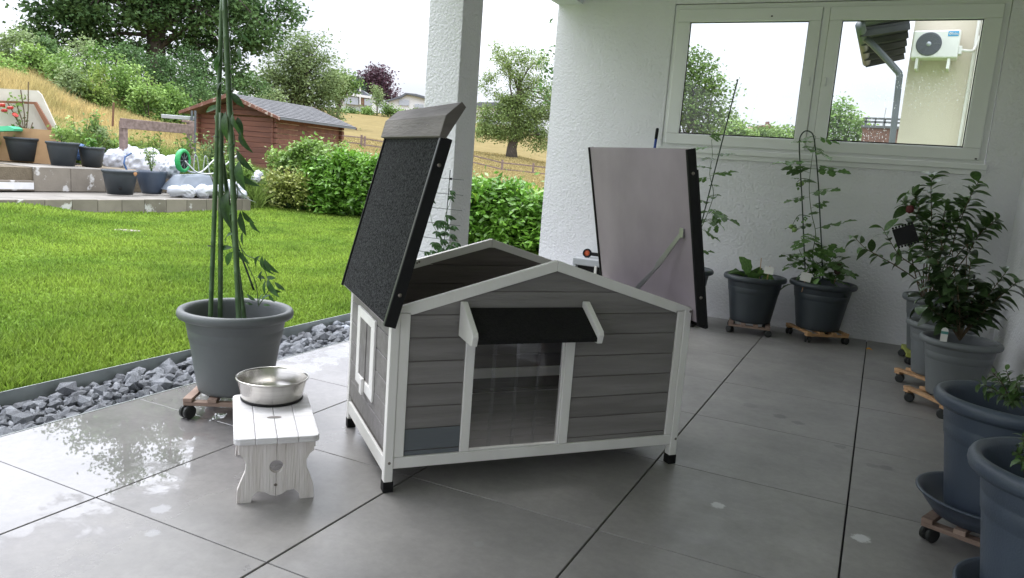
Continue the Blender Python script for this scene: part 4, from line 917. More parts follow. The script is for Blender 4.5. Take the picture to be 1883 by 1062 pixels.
for (px, py, d) in ((1800, 705, -.05), (1825, 685, 0), (1850, 680, 0), (1870, 700, -.08), (1845, 725, -.1), (1880, 690, 0), (1815, 720, .02), (1860, 740, -.12), (1875, 730, -.05), (1835, 700, .08)):
    b0 = FP(1862, 750, 0); tip = FP(px, py, d); fst.append([b0, b0.lerp(tip, .5)+Vector((0, 0, .02)), tip])
shrub('frontbush', fst, 'lem', .034, 14, 'low bushy herb with small green leaves in the foreground planter', 'herb_plant', 'plant', base_dz=.31, r0=.0025)
yG = POTS['corner'].y; fst = []
for (px, py, d) in ((1868, 830, 0), (1880, 800, 0), (1890, 815, 0), (1876, 845, -.05), (1895, 850, 0)):
    b0 = ony(1885, 880, yG); tip = ony(px, py, yG+d); fst.append([b0, b0.lerp(tip, .5)+Vector((0, 0, .02)), tip])
shrub('corner', fst, 'lem', .028, 10, 'small leafy plant at the right edge in the nearest planter', 'herb_plant', 'plant', base_dz=.31, r0=.002)
# leaf on the floor
q = onz(1597, 645, .004); lf_ = put_leaf(None, 'round', q+Vector((-.02, 0, .012)), Vector((1, .1, .05)), .05, name='fallen_leaf'); tag(lf_, 'fallen yellow-orange leaf on the tiles below the wall', 'leaf')
me = lf_.data.copy(); me.materials.clear(); me.materials.append(mat('yellow_leaf', (.62, .30, .03), rough=.5)); lf_.data = me
# wet leaves in the saucer
# trellis and climber at the column
tr = thing('wire_trellis', 'dark wire trellis standing in front of the white column', 'trellis', (0, 0, 0)); Yt = 4.68
mb = MB()
for (xa, ya, xb, yb) in ((790, 325, 853, 328), (781, 352, 852, 354), (775, 379, 850, 381), (770, 406, 847, 409), (762, 433, 843, 436), (757, 459, 840, 462), (752, 486, 836, 490)):
    a = ony(xa, ya, Yt); b2 = ony(xb, yb, Yt); mb.tube([a-Vector((.16, 0, 0)), Vector((b2.x, Yt, a.z))], .0022, 6).build('wire', 'darkstake', tr); mb = MB()
p0_ = ony(828, 312, Yt); MB().tube([p0_, Vector((p0_.x-.03, Yt, .05))], .003, 6).build('upright', 'darkstake', tr)
MB().tube([p0_-Vector((.28, 0, 0)), Vector((p0_.x-.30, Yt, .05))], .003, 6).build('upright', 'darkstake', tr)
q = ony(829, 328, Yt); MB().box((q.x-.009, Yt-.006, q.z-.009), (q.x+.009, Yt+.006, q.z+.006)).build('clip', 'black', tr)
setup('trellis', -2.74, 4.62, .20, .32, 0, .14, 'planter of the trellis climber hidden behind the dog house', 'plant dolly of the trellis climber hidden behind the dog house')
cl = thing('trellis_climber', 'thin climber with finger-like leaves on the wire trellis', 'climbing plant', (0, 0, 0)); Yc = Yt-.02
cp = [smooth_path([ony(*q, Yc) for q in s]) for s in (((820, 500), (815, 470), (822, 440), (818, 400), (828, 370), (826, 345)), ((815, 480), (810, 440), (795, 410), (790, 380)), ((812, 490), (800, 470), (785, 478)), ((768, 520), (765, 470)))]
mb = MB(); [mb.tube(c, .0018, 5) for c in cp]; mb.build('stem', 'stem', cl)
random.seed(3)
for (px, py, s) in ((790, 362, .07), (812, 405, .08), (824, 395, .07), (830, 360, .06), (805, 425, .07), (800, 445, .07), (832, 430, .07), (828, 450, .07), (815, 440, .06), (796, 460, .06), (835, 415, .05), (822, 470, .06), (785, 462, .05), (832, 350, .05), (806, 410, .07), (818, 425, .06), (838, 445, .06), (812, 455, .07), (822, 415, .06)):
    q = ony(px, py, Yc)
    for a in (-1.1, -.55, 0, .5, 1.0): put_leaf(cl, 'vine', q, Vector((math.sin(a), random.uniform(-.4, .2), -math.cos(a)*.9)), s*random.uniform(.6, .95), up=Vector((0, -1, .2)))
# broom handle and grey grill with toy on it
q0 = ony(1200, 300, 7.05); q1 = ony(1209, 235, 7.05)
br = thing('broom', 'blue broom handle with a black grip leaning on the wall behind the lilac roof half', 'broom', (0, 0, 0)); dv_ = (q1-q0).normalized()
MB().tube([q0-dv_*1.2, q1-dv_*.10], .0125, 10).build('handle', 'blue', br, smooth=True); MB().tube([q1-dv_*.10, q1-dv_*.01, q1], [.0145, .0145, .009], 10).build('grip', 'black', br, smooth=True)
gp = at(1078, 500, 7.3); gb = thing('grey_cabinet', 'light grey plastic box with a dark opening beside the lilac roof half', 'storage box', (gp.x-.02, gp.y, 0), R(2))
hh = onp(1060, 477, (0, 1, 0), gp.y).z+.02
MB().box((-.13, 0, 0), (.40, .34, .02)).box((-.13, 0, hh-.07), (.40, .34, hh)).box((-.13, 0, .02), (-.09, .34, hh-.07)).box((.36, 0, .02), (.40, .34, hh-.07)).box((-.09, .32, .02), (.36, .34, hh-.07)).build('shell', 'greyplastic', gb, bevel=.015)
MB().box((-.089, .06, .02), (.359, .07, hh-.072)).build('front_recess', 'black', gb); MB().box((.10, -.015, hh-.22), (.125, .0, hh-.06)).build('handle', 'card', gb, bevel=.003)
ty = thing('toy_wheel', 'black and orange toy wheel lying on the grey plastic box', 'toy', ony(1080, 465, gp.y+.12)); mt = Matrix.Rotation(R(82), 4, 'X')
MB().lathe([(.030, -.02), (.042, -.016), (.045, 0), (.042, .016), (.030, .02)], 28, mt, close=True).build('tyre', 'black', ty, smooth=True)
MB().lathe([(0, .012), (.012, .014), (.030, .008), (.031, -.008), (0, -.008)], 8, mt).build('hub', 'orange', ty)
MB().box((.035, -.01, -.02), (.14, .03, .012)).build('axle', 'black', ty, bevel=.004)
# ---------------------------------------------------------------- garden materials
M.update(
 grass=mat('lawn_blade', (.25, .355, .055), (.14, .235, .034), rough=.6, scale=1.1, island=.45, trans=.35, world=True, spec=.2),
 meadow=mat('meadow_grass', (.40, .32, .15), (.29, .25, .11), rough=.8, scale=.5, island=.3, trans=.3, world=True, spec=.1),
 dry=mat('dry_grass', (.58, .46, .22), (.40, .35, .15), rough=.8, scale=.9, island=.35, trans=.3, world=True, spec=.1),
 bankgreen=mat('bank_weeds', (.22, .30, .07), (.12, .20, .045), rough=.7, scale=1.4, island=.4, trans=.3, world=True, spec=.2),
 bramble=mat('wild_bush_leaf', (.28, .41, .11), (.13, .24, .055), rough=.6, scale=.8, island=.45, trans=.3, world=True, spec=.25),
 oakleaf=mat('oak_leaf', (.125, .215, .075), (.065, .13, .045), rough=.6, scale=.6, island=.45, trans=.3, world=True, spec=.2),
 willow=mat('grey_green_leaf', (.27, .35, .16), (.16, .23, .09), rough=.6, scale=.5, island=.4, trans=.3, world=True, spec=.2),
 pear=mat('pear_leaf', (.16, .25, .07), (.09, .16, .04), rough=.6, scale=.35, island=.45, trans=.3, world=True, spec=.2),
 pearlight=mat('pear_tree_leaf', (.28, .37, .14), (.17, .25, .08), rough=.6, scale=.35, island=.45, trans=.3, world=True, spec=.2),
 beech=mat('purple_beech_leaf', (.12, .065, .085), (.075, .04, .055), rough=.6, island=.4, trans=.2, world=True, spec=.2),  # leaf colour lightened a little to stand for distance haze
 conifer=mat('conifer_needles', (.05, .095, .05), (.03, .06, .03), rough=.7, island=.3, world=True, spec=.2),
 laurel=mat('laurel_leaf', (.20, .38, .055), (.085, .21, .028), rough=.38, scale=1.5, island=.4, trans=.28, world=True),
 laureltip=mat('laurel_tip', (.34, .50, .06), (.22, .38, .04), rough=.4, island=.3, trans=.35, world=True),
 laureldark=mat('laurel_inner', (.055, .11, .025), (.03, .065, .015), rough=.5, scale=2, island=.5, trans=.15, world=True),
 shrubleaf=mat('shrub_leaf', (.24, .36, .085), (.12, .22, .045), rough=.5, scale=2, island=.4, trans=.3, world=True),
 bark=mat('bark', (.12, .10, .085), (.06, .05, .04), rough=.9, scale=12, stretch=(1, 1, .3), bump=.8, bscale=20),
 slab=mat('terrace_slab', (.22, .195, .16), (.155, .136, .11), rough=.8, scale=2.2, bump=.3, bscale=30, objvar=.12, wear=(.50, .49, .475), wearpos=.59, wearscale=2.6),
 paving=mat('terrace_paving', (.17, .158, .14), (.125, .115, .10), rough=.7, scale=2, world=True),
 soilpale=mat('raised_bed_soil', (.16, .13, .09), rough=.95, scale=10, bump=1, world=True),
 bag=mat('white_bulk_bag', (.46, .47, .50), (.38, .40, .44), rough=.6, scale=2, bump=.8, bscale=7),
 bagblue=mat('blue_print', (.04, .10, .24), rough=.6),
 redwood=mat('red_brown_log', (.185, .075, .048), (.125, .05, .034), rough=.65, scale=3, stretch=(.3, 3, 3), bump=.3, bscale=15, objvar=.14, wear=(.12, .05, .035), wearpos=.70, wearscale=4),
 barge=mat('flaking_bargeboard', (.22, .10, .07), (.14, .065, .045), rough=.8, scale=4, wear=(.42, .34, .29), wearpos=.55, wearscale=9),
 shingle=mat('roof_shingle', (.105, .107, .112), (.066, .068, .072), rough=.85, scale=5, objvar=.12, island=.15, bump=.4),
 oldwood=mat('weathered_timber', (.27, .20, .18), (.16, .115, .10), rough=.85, scale=5, stretch=(.4, 3, 3), bump=.4, objvar=.1),
 galv=mat('galvanised_rail', (.48, .50, .52), rough=.4, metallic=.6),
 barrow=mat('grey_blue_barrow', (.18, .21, .25), (.14, .165, .195), rough=.5, scale=4),
 tyre=mat('green_tyre', (.02, .34, .10), (.015, .25, .07), rough=.5, scale=20, bump=.3),
 frame=mat('cold_frame_board', (.60, .57, .50), (.50, .47, .40), rough=.6, scale=3),
 tan=mat('tan_timber', (.42, .27, .14), (.33, .20, .10), rough=.7, scale=4),
 brownrim=mat('brown_rim', (.25, .11, .06), rough=.6),
 lightgreen=mat('mint_plastic', (.10, .55, .30), rough=.5),
 red=mat('red_petal', (.72, .13, .10), (.5, .04, .04), rough=.5, scale=20, trans=.2),
 rust=mat('rusty_rod', (.18, .09, .05), rough=.8),
 cream=mat('cream_render', (.62, .565, .465), (.59, .535, .44), rough=.85, scale=1.5, bump=.15, world=True),
 creamlight=mat('pale_cream_render', (.78, .74, .66), rough=.85, scale=1.5),
 eave=mat('dark_eave_boards', (.035, .042, .05), (.02, .025, .03), rough=.6, scale=5, objvar=.1),
 pipe=mat('grey_downpipe', (.12, .135, .15), rough=.4, scale=6),
 acwhite=mat('unit_housing', (.80, .80, .78), rough=.45, scale=3),
 acdark=mat('fan_grille', (.11, .115, .14), rough=.5),
 acblue=mat('brand_label_blue', (.05, .36, .68), rough=.4),
 brick=mat('brown_brick', (.20, .11, .085), (.12, .07, .055), rough=.85, scale=14, bump=.5),
 farwhite=mat('far_white_render', (.72, .72, .72), rough=.8),
 farroof=mat('far_dark_roof', (.13, .14, .16), (.10, .11, .125), rough=.8, scale=1.5),
 farglass=mat('far_blinds', (.42, .45, .50), rough=.4),
 farbrown=mat('far_brown_panel', (.20, .11, .07), rough=.7),
 fargrey=mat('far_grey_base', (.36, .42, .42), rough=.8),
 tile_roof=mat('far_brown_roof', (.24, .15, .12), rough=.8),
)
rng = np.random.default_rng(42)
GZ = lambda x, y: ground_h(x, y)
# ---------------------------------------------------------------- lawn blades
def blades(name, X, Y, Z, h, wd, m, kind='stuff', lean=.35, parent=None):
    n = len(X); a = rng.random(n)*6.283; ln = rng.normal(size=(n, 2))*lean*h[:, None] if np.ndim(h) else rng.normal(size=(n, 2))*lean*h
    H = h if np.ndim(h) else np.full(n, h); H = H*rng.uniform(.6, 1.2, n); Wd = (wd if np.ndim(wd) else np.full(n, wd))
    B = np.stack([X, Y, Z-.005], -1); s = np.stack([np.cos(a), np.sin(a), np.zeros(n)], -1)*Wd[:, None]*.5
    mid = B+np.stack([ln[:, 0]*.35, ln[:, 1]*.35, H*.6], -1); tip = B+np.stack([ln[:, 0], ln[:, 1], H], -1)
    V = np.stack([B-s, B+s, mid+s*.8, mid-s*.8, tip], 1).reshape(-1, 3); b = np.arange(n)[:, None]*5
    F = np.concatenate([b+np.array([[0, 1, 2]]), b+np.array([[0, 2, 3]]), b+np.array([[3, 2, 4]])], 1).reshape(-1, 3)
    o = link(name, fastmesh(name, V, F, m), parent); o['kind'] = kind; return o
def dens(n, y0, y1, x0, x1, keep):
    X = rng.uniform(x0, x1, n); Y = rng.uniform(y0, y1, n); k = keep(X, Y); return X[k], Y[k]
e1 = None
# terrace wall line (front edge of the low wall)
TA = onz(45, 367, .27); TCn = onz(461, 392, 0)
tdir = (Vector((TCn.x-TA.x, TCn.y-TA.y, 0))).normalized(); tn = Vector((-tdir.y, tdir.x, 0))      # tn points away from the lawn
def in_terr(X, Y): s = (X-TCn.x)*tn.x+(Y-TCn.y)*tn.y; u = (X-TCn.x)*tdir.x+(Y-TCn.y)*tdir.y; return (s > -.02) & (u < .02)
def lawnmask(X, Y):
    D = np.hypot(X, Y); pxx = np.arctan2(X, Y)
    return (X < -3.70) & ~in_terr(X, Y) & (Y < 12.6+.0*X) & (D < 17.9)
D_ = rng.random(420000); Dd = 2.2+(17.9-2.2)*D_**.9; az = rng.uniform(-1.12, -.40, len(Dd))
X = Dd*np.sin(az); Y = Dd*np.cos(az); k = lawnmask(X, Y) & (rng.random(len(X)) < np.clip(6.5/Dd+.15, .3, 1)); X, Y = X[k], Y[k]; Dk = np.hypot(X, Y)
hpatch = .036+.016*np.sin(X*2.1+1)*np.sin(Y*1.7)+.012*(np.sin(X*5.3)*np.sin(Y*4.1+2))
hpatch = np.maximum(hpatch, .022)
tag(blades('grass', X, Y, lawn_z(X, Y), hpatch*(1+Dk*.015), .0045+.0011*Dk, 'grass'), 'short bright green lawn grass')
# stepping stones showing through the lawn
for i, (px, py, w_, lab) in enumerate(((234, 427, .36, 'flat stone sunk in the lawn left of the vine planter'), (342, 445, .30, 'flat stone sunk in the lawn right behind the vine canes'))):
    q = onz(px, py, .03); q.z = lawn_z(q.x, q.y)+.016
    pts = [(w_*.5*math.cos(a)*random.uniform(.85, 1.1), w_*.32*math.sin(a)*random.uniform(.85, 1.1)) for a in np.linspace(0, 6.28, 11)[:-1]]
    o = MB().prism(pts, -.03, 0, 'z').build('stepping_stone', 'slab', None, bevel=.005); o.location = q; o.rotation_euler.z = .5; tag(o, lab, 'stepping stone', 'stepping stones in the lawn')

# ---------------------------------------------------------------- terraces of slabs set on edge
zT = .27
terr = thing('raised_terrace', 'low paved terrace edged with pale stained slabs beyond the lawn', 'terrace', (0, 0, 0))
def P2(u, s, z): return TCn.xy.to_3d()+tdir*u+tn*s+Vector((0, 0, z))
MT = Matrix.Translation((TCn.x, TCn.y, 0)) @ Matrix.Rotation(math.atan2(tdir.y, tdir.x), 4, 'Z')      # local: x along wall (left negative), y away from lawn
MB().box((-9, .035, -.3), (-.036, 3.0, zT-.03), MT).build('paving', 'paving', terr)
pm = {}
def slabs(x0, x1, y, zb, zt, th, parent, along='x', w_=.40):
    x = x0
    while x < x1-.05:
        x2 = min(x+w_, x1); b = MB()
        if along == 'x': b.box((x+.003, y, zb), (x2-.003, y+th, zt+random.uniform(-.003, .003)), MT)
        else: b.box((y-th, x+.003, zb), (y, x2-.003, zt+random.uniform(-.003, .003)), MT)
        b.build('slab', 'slab', parent, bevel=.006, seg=1); x = x2
slabs(-6.2, 0, 0, -.15, zT, .035, terr); slabs(.035, 3.0, 0, -.15, zT+.04, .035, terr, 'y')
x = -9.0
for i in range(22):       # paving slabs on top
    for j in range(2):
        if j == 1 and i > 16: pass
        MB().box((-8.8+i*.40+.003, .04+j*.40+.003, zT-.03), (-8.8+i*.40+.397, .04+j*.40+.397, zT-.004+random.uniform(-.002, .002)), MT).build('paving_slab', mat('paving_slab', (.17, .158, .14), (.125, .115, .10), rough=.7, scale=2, objvar=.1) if i == 0 and j == 0 else MATS['paving_slab'], terr, bevel=.004, seg=1)
# upper terrace
MTi = MT.inverted(); U0w = onz(59, 349, zT); U1w = onz(203, 351, zT); U0 = MTi @ U0w; U1 = MTi @ U1w
up_ = thing('upper_terrace', 'upper terrace wall of stained slabs carrying three dark tubs', 'terrace', (0, 0, 0))
ys = (U0.y+U1.y)/2; zU = (at(60, 305, U0w.xy.length).z+at(203, 313, U1w.xy.length).z)/2; print('terrace', U0, U1, ys, zU)
MB().box((-9, ys+.04, zT-.02), (U1.x+1.3, ys+4.0, zU-.01), MT).build('bank_fill', 'soilpale', up_)
MB().box((U0.x, ys+.001, zU-.009), (U1.x-.0, ys+1.2, zU), MT).build('paving', 'paving', up_)
slabs(U0.x, U1.x, ys, zT-.02, zU, .038, up_, w_=.62)
slabs(-9, U0.x-.01, ys+.30, zT-.02, zU, .038, up_, w_=.62)
st = thing('terrace_step', 'whitish low step block against the upper terrace at the left edge', 'step', (0, 0, 0))
MB().box((-9, ys-.05, zT-.003), (U0.x-.02, ys+.298, zT+.16), MT).build('step_block', 'slab', st, bevel=.01); MB().box((-9, ys-.056, zT+.02), (U0.x-.03, ys-.0505, zT+.13), MT).build('riser', 'farwhite', st)
# ---------------------------------------------------------------- tubs, bags, barrow
def tub(px, py, ht, hb, hh, zb, label, round_=False):
    q = onz(px, py, zb); q += Vector((q.x, q.y, 0)).normalized()*.2; k_ = (q-CAM).dot(FW)/F_PX; Rt, Rb, H = ht*k_, hb*k_, hh*k_; o = thing('tub', label, 'tub', (q.x, q.y, zb), 0, 'tubs on the garden terraces')
    if round_: pr = [(0, 0), (Rb, 0), (Rb*1.12, H*.12), (Rt*.9, H*.55), (Rt*.98, H*.9), (Rt, H), (Rt*.95, H), (Rt*.9, H*.85), (0, H*.85)]
    else: pr = [(0, 0), (Rb, 0), (Rb+(Rt-Rb)*.75, H*.74), (Rb+(Rt-Rb)*.8, H*.76), (Rb+(Rt-Rb)*.8, H*.86), (Rt*.985, H*.88), (Rt*.99, H*.90), (Rt*1.03, H*.91), (Rt*1.03, H), (Rt*.96, H), (Rt*.9, H*.85), (0, H*.85)]
    MB().lathe(pr, 28).build('tub_wall', 'potdark' if not round_ else 'potblue', o, smooth=True); MB().disc(Rt*.91, H*.86, 20).build('soil', 'soil', o); return Vector((q.x, q.y, zb+H*.86))
tA = tub(221, 358, 30, 21.5, 44, zT, 'grey tub on the lower terrace with a bung hole and dry leaf'); tB = tub(279, 357, 26, 16, 42, zT, 'round anthracite tub on the lower terrace beside the grey one', True)
tC_ = tub(48, 296, 33, 25, 42, zU+.025, 'leftmost tub on the upper terrace holding the red rose'); tD = tub(116, 305, 27, 19, 43, zU, 'middle tub on the upper terrace'); tE = tub(169, 307, 22, 16, 36, zU, 'smallest tub on the upper terrace beside the white bags')
q = onz(62, 298, zU); o = MB().box((-.62, -.10, 0), (.60, .50, .022), Matrix.Translation((q.x, q.y, zU)) @ Matrix.Rotation(.45, 4, 'Z')).build('plant_tray', 'black', None, bevel=.01); tag(o, 'flat black tray under the rose tub on the upper terrace', 'tray')
o = MB().lathe([(0, .006), (.022, .004), (.026, 0)], 12).build('bung', 'black', bpy.data.objects['tub']); 
_t = bpy.data.objects['tub']; a = math.atan2(-_t.location.x, -_t.location.y)
o.matrix_basis = Matrix.Translation((math.sin(a)*.235, math.cos(a)*.235, .11)) @ Matrix.Rotation(-a, 4, 'Z') @ Matrix.Rotation(R(90), 4, 'X') @ Matrix.Rotation(math.pi, 4, 'X')
q = at(249, 316, tA.xy.length-.2); o = put_leaf(None, 'round', q, Vector((.2, -.2, -1)), .07, name='dry_leaf'); me = o.data.copy(); me.materials.clear(); me.materials.append(mat('dry_leaf_tan', (.42, .22, .10), rough=.8)); o.data = me; tag(o, 'tan dry leaf hanging over the rim of the grey tub', 'leaf')
def cluster_plant(nm, label, cat, root, height, rad, nl, size, m='bramble', stems=6, group=None, aspect=.5, low=.25):
    t = thing(nm, label, cat, root, 0, group); mb = MB(); C = []
    for i in range(stems):
        a = rng.random()*6.28; r = rad*math.sqrt(rng.random())*.8; tip = Vector((math.cos(a)*r, math.sin(a)*r, height*rng.uniform(.7, 1.0))); mid_ = tip*.5+Vector((0, 0, height*.1)); mb.tube([(0, 0, 0), mid_, tip], .006 if height > .4 else .004, 5)
        for k in range(max(1, nl//stems)):
            tt = rng.uniform(low, 1); p = mid_*(tt*2) if tt < .5 else mid_.lerp(tip, tt*2-1); C.append(np.array(p)+rng.normal(size=3)*rad*.22)
    mb.build('stem', 'stem', t); o = leaf_cloud('foliage', np.array(C), size, m, rng, t, aspect=aspect); o['kind'] = 'stuff'; return t
cluster_plant('tub_plant', 'wispy upright plant in the round anthracite tub', 'plant', tB, .55, .16, 150, .06, 'willow')
cluster_plant('tub_plant', 'leafy plant spilling from the smallest upper tub', 'plant', tE, .22, .20, 120, .09, 'laurel', low=.0)
cluster_plant('tub_plant', 'dark leafy bush rising from the middle upper tub', 'plant', tD, .35, .25, 260, .07, 'bramble')
ros = thing('rose_bush', 'sparse rose with bare dark canes and red blooms in the leftmost tub', 'rose', tC_); mb = MB()
for (px, py) in ((38, 165), (30, 190), (12, 185), (25, 210), (52, 150), (60, 225), (38, 230)):
    tip = at(px, py, tC_.xy.length)-tC_; mb.tube([(0, 0, 0), tip*.5+Vector((.04, 0, .03)), tip], .011, 6)
mb.build('cane', 'woodstem', ros)
for (px, py) in ((4, 193), (19, 198), (28, 211), (8, 203)):
    c = at(px, py, tC_.xy.length-.05)-tC_; MB().lathe([(0, -.05), (.04, -.03), (.05, .01), (.032, .04), (0, .03)], 9, Matrix.Translation(c) @ Matrix.Rotation(random.uniform(-.6, .6), 4, 'Y') @ Matrix.Diagonal((1.25, 1.1, .62, 1))).build('bloom', 'red', ros)
C = [np.array(at(px+rng.normal()*7, py+rng.normal()*8, tC_.xy.length)-tC_) for (px, py) in ((35, 190), (25, 185), (40, 212), (12, 200), (45, 180), (30, 225), (50, 240), (32, 240)) for _ in range(12)]
o = leaf_cloud('foliage', np.array(C), .08, 'bramble', rng, ros); o['kind'] = 'stuff'
print('tubs', [round(t_.xy.length, 2) for t_ in (tA, tB, tC_, tD, tE)])
# crumpled white bags
def blob(name, pts, r, m, label, cat, sq=.7, group=None, seed=0, parts=None):
    """crumpled sack: one continuous lumpy skin over a chain of centres"""
    import bmesh; from mathutils import noise
    cen = [Vector(p) for p in pts]; c0 = sum(cen, Vector())/len(cen); bm = bmesh.new(); bmesh.ops.create_icosphere(bm, subdivisions=5, radius=1)
    for v in bm.verts:
        d = v.co.normalized(); best = 0
        for i, c in enumerate(cen):
            rr = r[i] if isinstance(r, (list, tuple)) else r; o_ = c-c0; bq = o_.dot(d); disc = bq*bq-(o_.length_squared-rr*rr); 
            if disc > 0: best = max(best, bq+math.sqrt(disc))
        best = max(best, .05); n_ = noise.fractal(d*2.6+Vector((seed*7, 0, 0)), 1.0, 2.0, 5); rdg = 1-abs(noise.noise(d*4.2+Vector((0, seed*5, 0))))*1.0
        cr2 = abs(noise.noise(d*7.5+Vector((3, 0, seed*3))))+abs(noise.noise(d*3.1+Vector((0, 9, seed)))); v.co = d*(best*(1+.10*n_+.12*(rdg-.7)-.20*(cr2-.45))); v.co.z *= 1
    for it in range(1): bmesh.ops.smooth_vert(bm, verts=bm.verts, factor=.35, use_axis_x=True, use_axis_y=True, use_axis_z=True)
    me = bpy.data.meshes.new(name); bm.to_mesh(me); bm.free(); me.materials.append(M[m]); me.shade_smooth(); o = bpy.data.objects.new(name, me); COL.objects.link(o); o.location = c0
    return tag(o, label, cat, group)
blob('bulk_bag', [at(215, 297, 17.40), at(235, 290, 17.60)], [.25, .24], 'bag', 'white bulk bag behind the smallest tub on the upper terrace', 'bag', group='white bulk bags', seed=1)
blob('bulk_bag', [at(262, 306, 17.00), at(292, 312, 16.80), at(275, 292, 17.20), at(250, 284, 17.30)], [.33, .30, .22, .15], 'bag', 'largest crumpled white bulk bag with a blue strap above the two lower tubs', 'bag', group='white bulk bags', seed=2)
blob('bulk_bag', [at(92, 282, 17.50), at(80, 290, 17.40)], [.30, .28], 'bag', 'white bag showing between the leftmost and middle upper tubs', 'bag', group='white bulk bags', seed=3)
blob('bulk_bag', [at(146, 279, 17.50)], [.16], 'bagblue', 'blue printed bag between the middle and smallest upper tubs', 'bag', group='white bulk bags', seed=6)
blob('bulk_bag', [at(318, 300, 15.85), at(312, 312, 15.55)], [.16, .17], 'bag', 'small white bag tucked behind the green wheel', 'bag', group='white bulk bags', seed=4)
blob('bulk_bag', [at(345, 353, 14.75), at(372, 352, 14.85), at(320, 351, 14.65), at(395, 350, 14.95)], [.13, .13, .11, .11], 'bag', 'flattened white bag lying under the overturned wheelbarrow', 'bag', group='white bulk bags', seed=5)
blob('bulk_bag', [at(437, 350, 15.25), at(425, 345, 15.35), at(447, 357, 15.15)], [.12, .14, .08], 'bag', 'white bag end by the corner of the terrace wall', 'bag', group='white bulk bags', seed=8)
tag(MB().tube([at(242, 281, 15.55), at(230, 288, 15.50), at(228, 300, 15.45), at(233, 312, 15.45)], .016, 6).build('bag_strap', 'bagblue', None), 'dark blue lifting strap of the largest white bag', 'strap')
tag(blob('white_fabric', [at(474, 323, 16.75), at(470, 330, 16.65)], [.11, .10], 'bag', 'white ball of fabric at the left end of the light green shrub', 'fabric', seed=9), None)
# wheelbarrow turned upside down: tray, wheel up
wc = at(336, 295, 15.15); wbw = thing('wheelbarrow', 'wheelbarrow lying upside down with its green wheel in the air', 'wheelbarrow', wc)
qd = (at(410, 330, 15.55)-wc); qd.z = 0; hd = qd.normalized(); hn = Vector((-hd.y, hd.x, 0)); zt_ = at(350, 338, 15.15).z-wc.z; zb_ = zT+.10-wc.z
def wp(a, b, c): return hd*a+hn*b+Vector((0, 0, c))
base_ = [wp(-.28, -.34, zb_), wp(.62, -.36, zb_-.02), wp(.62, .36, zb_-.02), wp(-.28, .34, zb_)]
top_ = [wp(-.06, -.20, -.26), wp(.42, -.22, -.23), wp(.42, .22, -.23), wp(-.06, .20, -.26)]
MB().add(base_+top_, [(0, 1, 5, 4), (1, 2, 6, 5), (2, 3, 7, 6), (3, 0, 4, 7), (4, 5, 6, 7)]).build('barrow_tray', 'barrow', wbw, bevel=.03)
wm = Matrix.Rotation(math.atan2(hd.y, hd.x)+.55, 4, 'Z') @ Matrix.Rotation(R(90), 4, 'X')
tyo = MB().lathe([(.145, -.032), (.165, -.047), (.195, -.045), (.212, -.02), (.214, .02), (.195, .045), (.165, .047), (.145, .032)], 36, wm, close=True).build('wheel', 'tyre', wbw, smooth=True)
hbm = MB().lathe([(0, -.05), (.03, -.05), (.03, -.012), (.145, -.03), (.145, .03), (.03, .012), (.03, .05), (0, .05)], 24, wm).build('rim', 'black', tyo)
spk = MB()
for i in range(8): a = i*math.pi/4; spk.box((.03, -.008, -.034), (.14, .008, .034), wm @ Matrix.Rotation(a, 4, 'Z'))
spk.build('spoke', 'pipe', tyo)
for s in (-1, 1):
    MB().tube(smooth_path([wp(0, s*.07, 0), wp(.10, s*.09, -.10), wp(.22, s*.14, -.20), wp(.50, s*.22, -.19), wp(.75, s*.26, .02), wp(.98, s*.27, .20)]), .014, 8).build('handle_tube', 'galv', wbw, smooth=True)
    MB().tube(smooth_path([wp(.30, s*.16, -.20), wp(.32, s*.17, .05), wp(.34, s*.17, .11), wp(.38, s*.17, .05), wp(.42, s*.18, -.20)]), .008, 8).build('leg', 'galv', wbw, smooth=True)
# cold frame with its lid leaning up, rod, timber rail
cf = thing('cold_frame', 'timber cold frame with its pale lid leaning open at the left edge', 'cold frame', (0, 0, 0)); Df = 15.2
def fq(pts, D0, th=.04):
    a = [at(px, py, D0) for px, py in pts]; off = Vector((FW.x, FW.y, 0)).normalized()*th; n = len(a)
    return MB().add(a+[q+off for q in a], [tuple(range(n)), tuple(reversed(range(n, 2*n)))]+[(i, n+i, n+(i+1) % n, (i+1) % n) for i in range(n)])
fq([(-40, 160), (68, 166), (76, 174), (112, 252), (-40, 248)], 17.1).build('lid', 'frame', cf)
fq([(-40, 183), (66, 187), (98, 240), (90, 243), (62, 191), (-40, 187)], 17.0).build('lid_rim', 'brownrim', cf)
MB().box((-3.0, 0, 0), (.2, .06, .62), Matrix.Translation(at(90, 280, 16.55).xy.to_3d()+Vector((0, 0, zU))) @ Matrix.Rotation(.42, 4, 'Z')).build('front_board', 'tan', cf)
fq([(-30, 236), (-5, 232), (14, 231), (26, 236), (24, 240), (-30, 241)], 16.6, .3).build('mint_cover', 'lightgreen', cf)
tag(MB().tube([at(207, 232, 17.5), at(209, 188, 17.5)], .022, 6).build('garden_rod', 'rust', None), 'rusty rod standing in the dry grass behind the terrace', 'rod')
rl = thing('timber_rail', 'weathered timber rail on posts left of the log shed', 'rail', (0, 0, 0))
def beam(a, b, w_, h_, nm, m, par):
    dd = b-a; rot = dd.to_track_quat('X', 'Z').to_matrix().to_4x4(); return MB().box((0, -w_/2, -h_/2), (dd.length, w_/2, h_/2), Matrix.Translation(a) @ rot).build(nm, m, par, bevel=.008)
beam(at(222, 226, 17.4), at(352, 238, 18.6), .06, .20, 'rail_board', 'oldwood', rl); beam(at(352, 224, 18.7), at(335, 222, 18.6), .05, .05, 'rail_board', 'oldwood', rl)
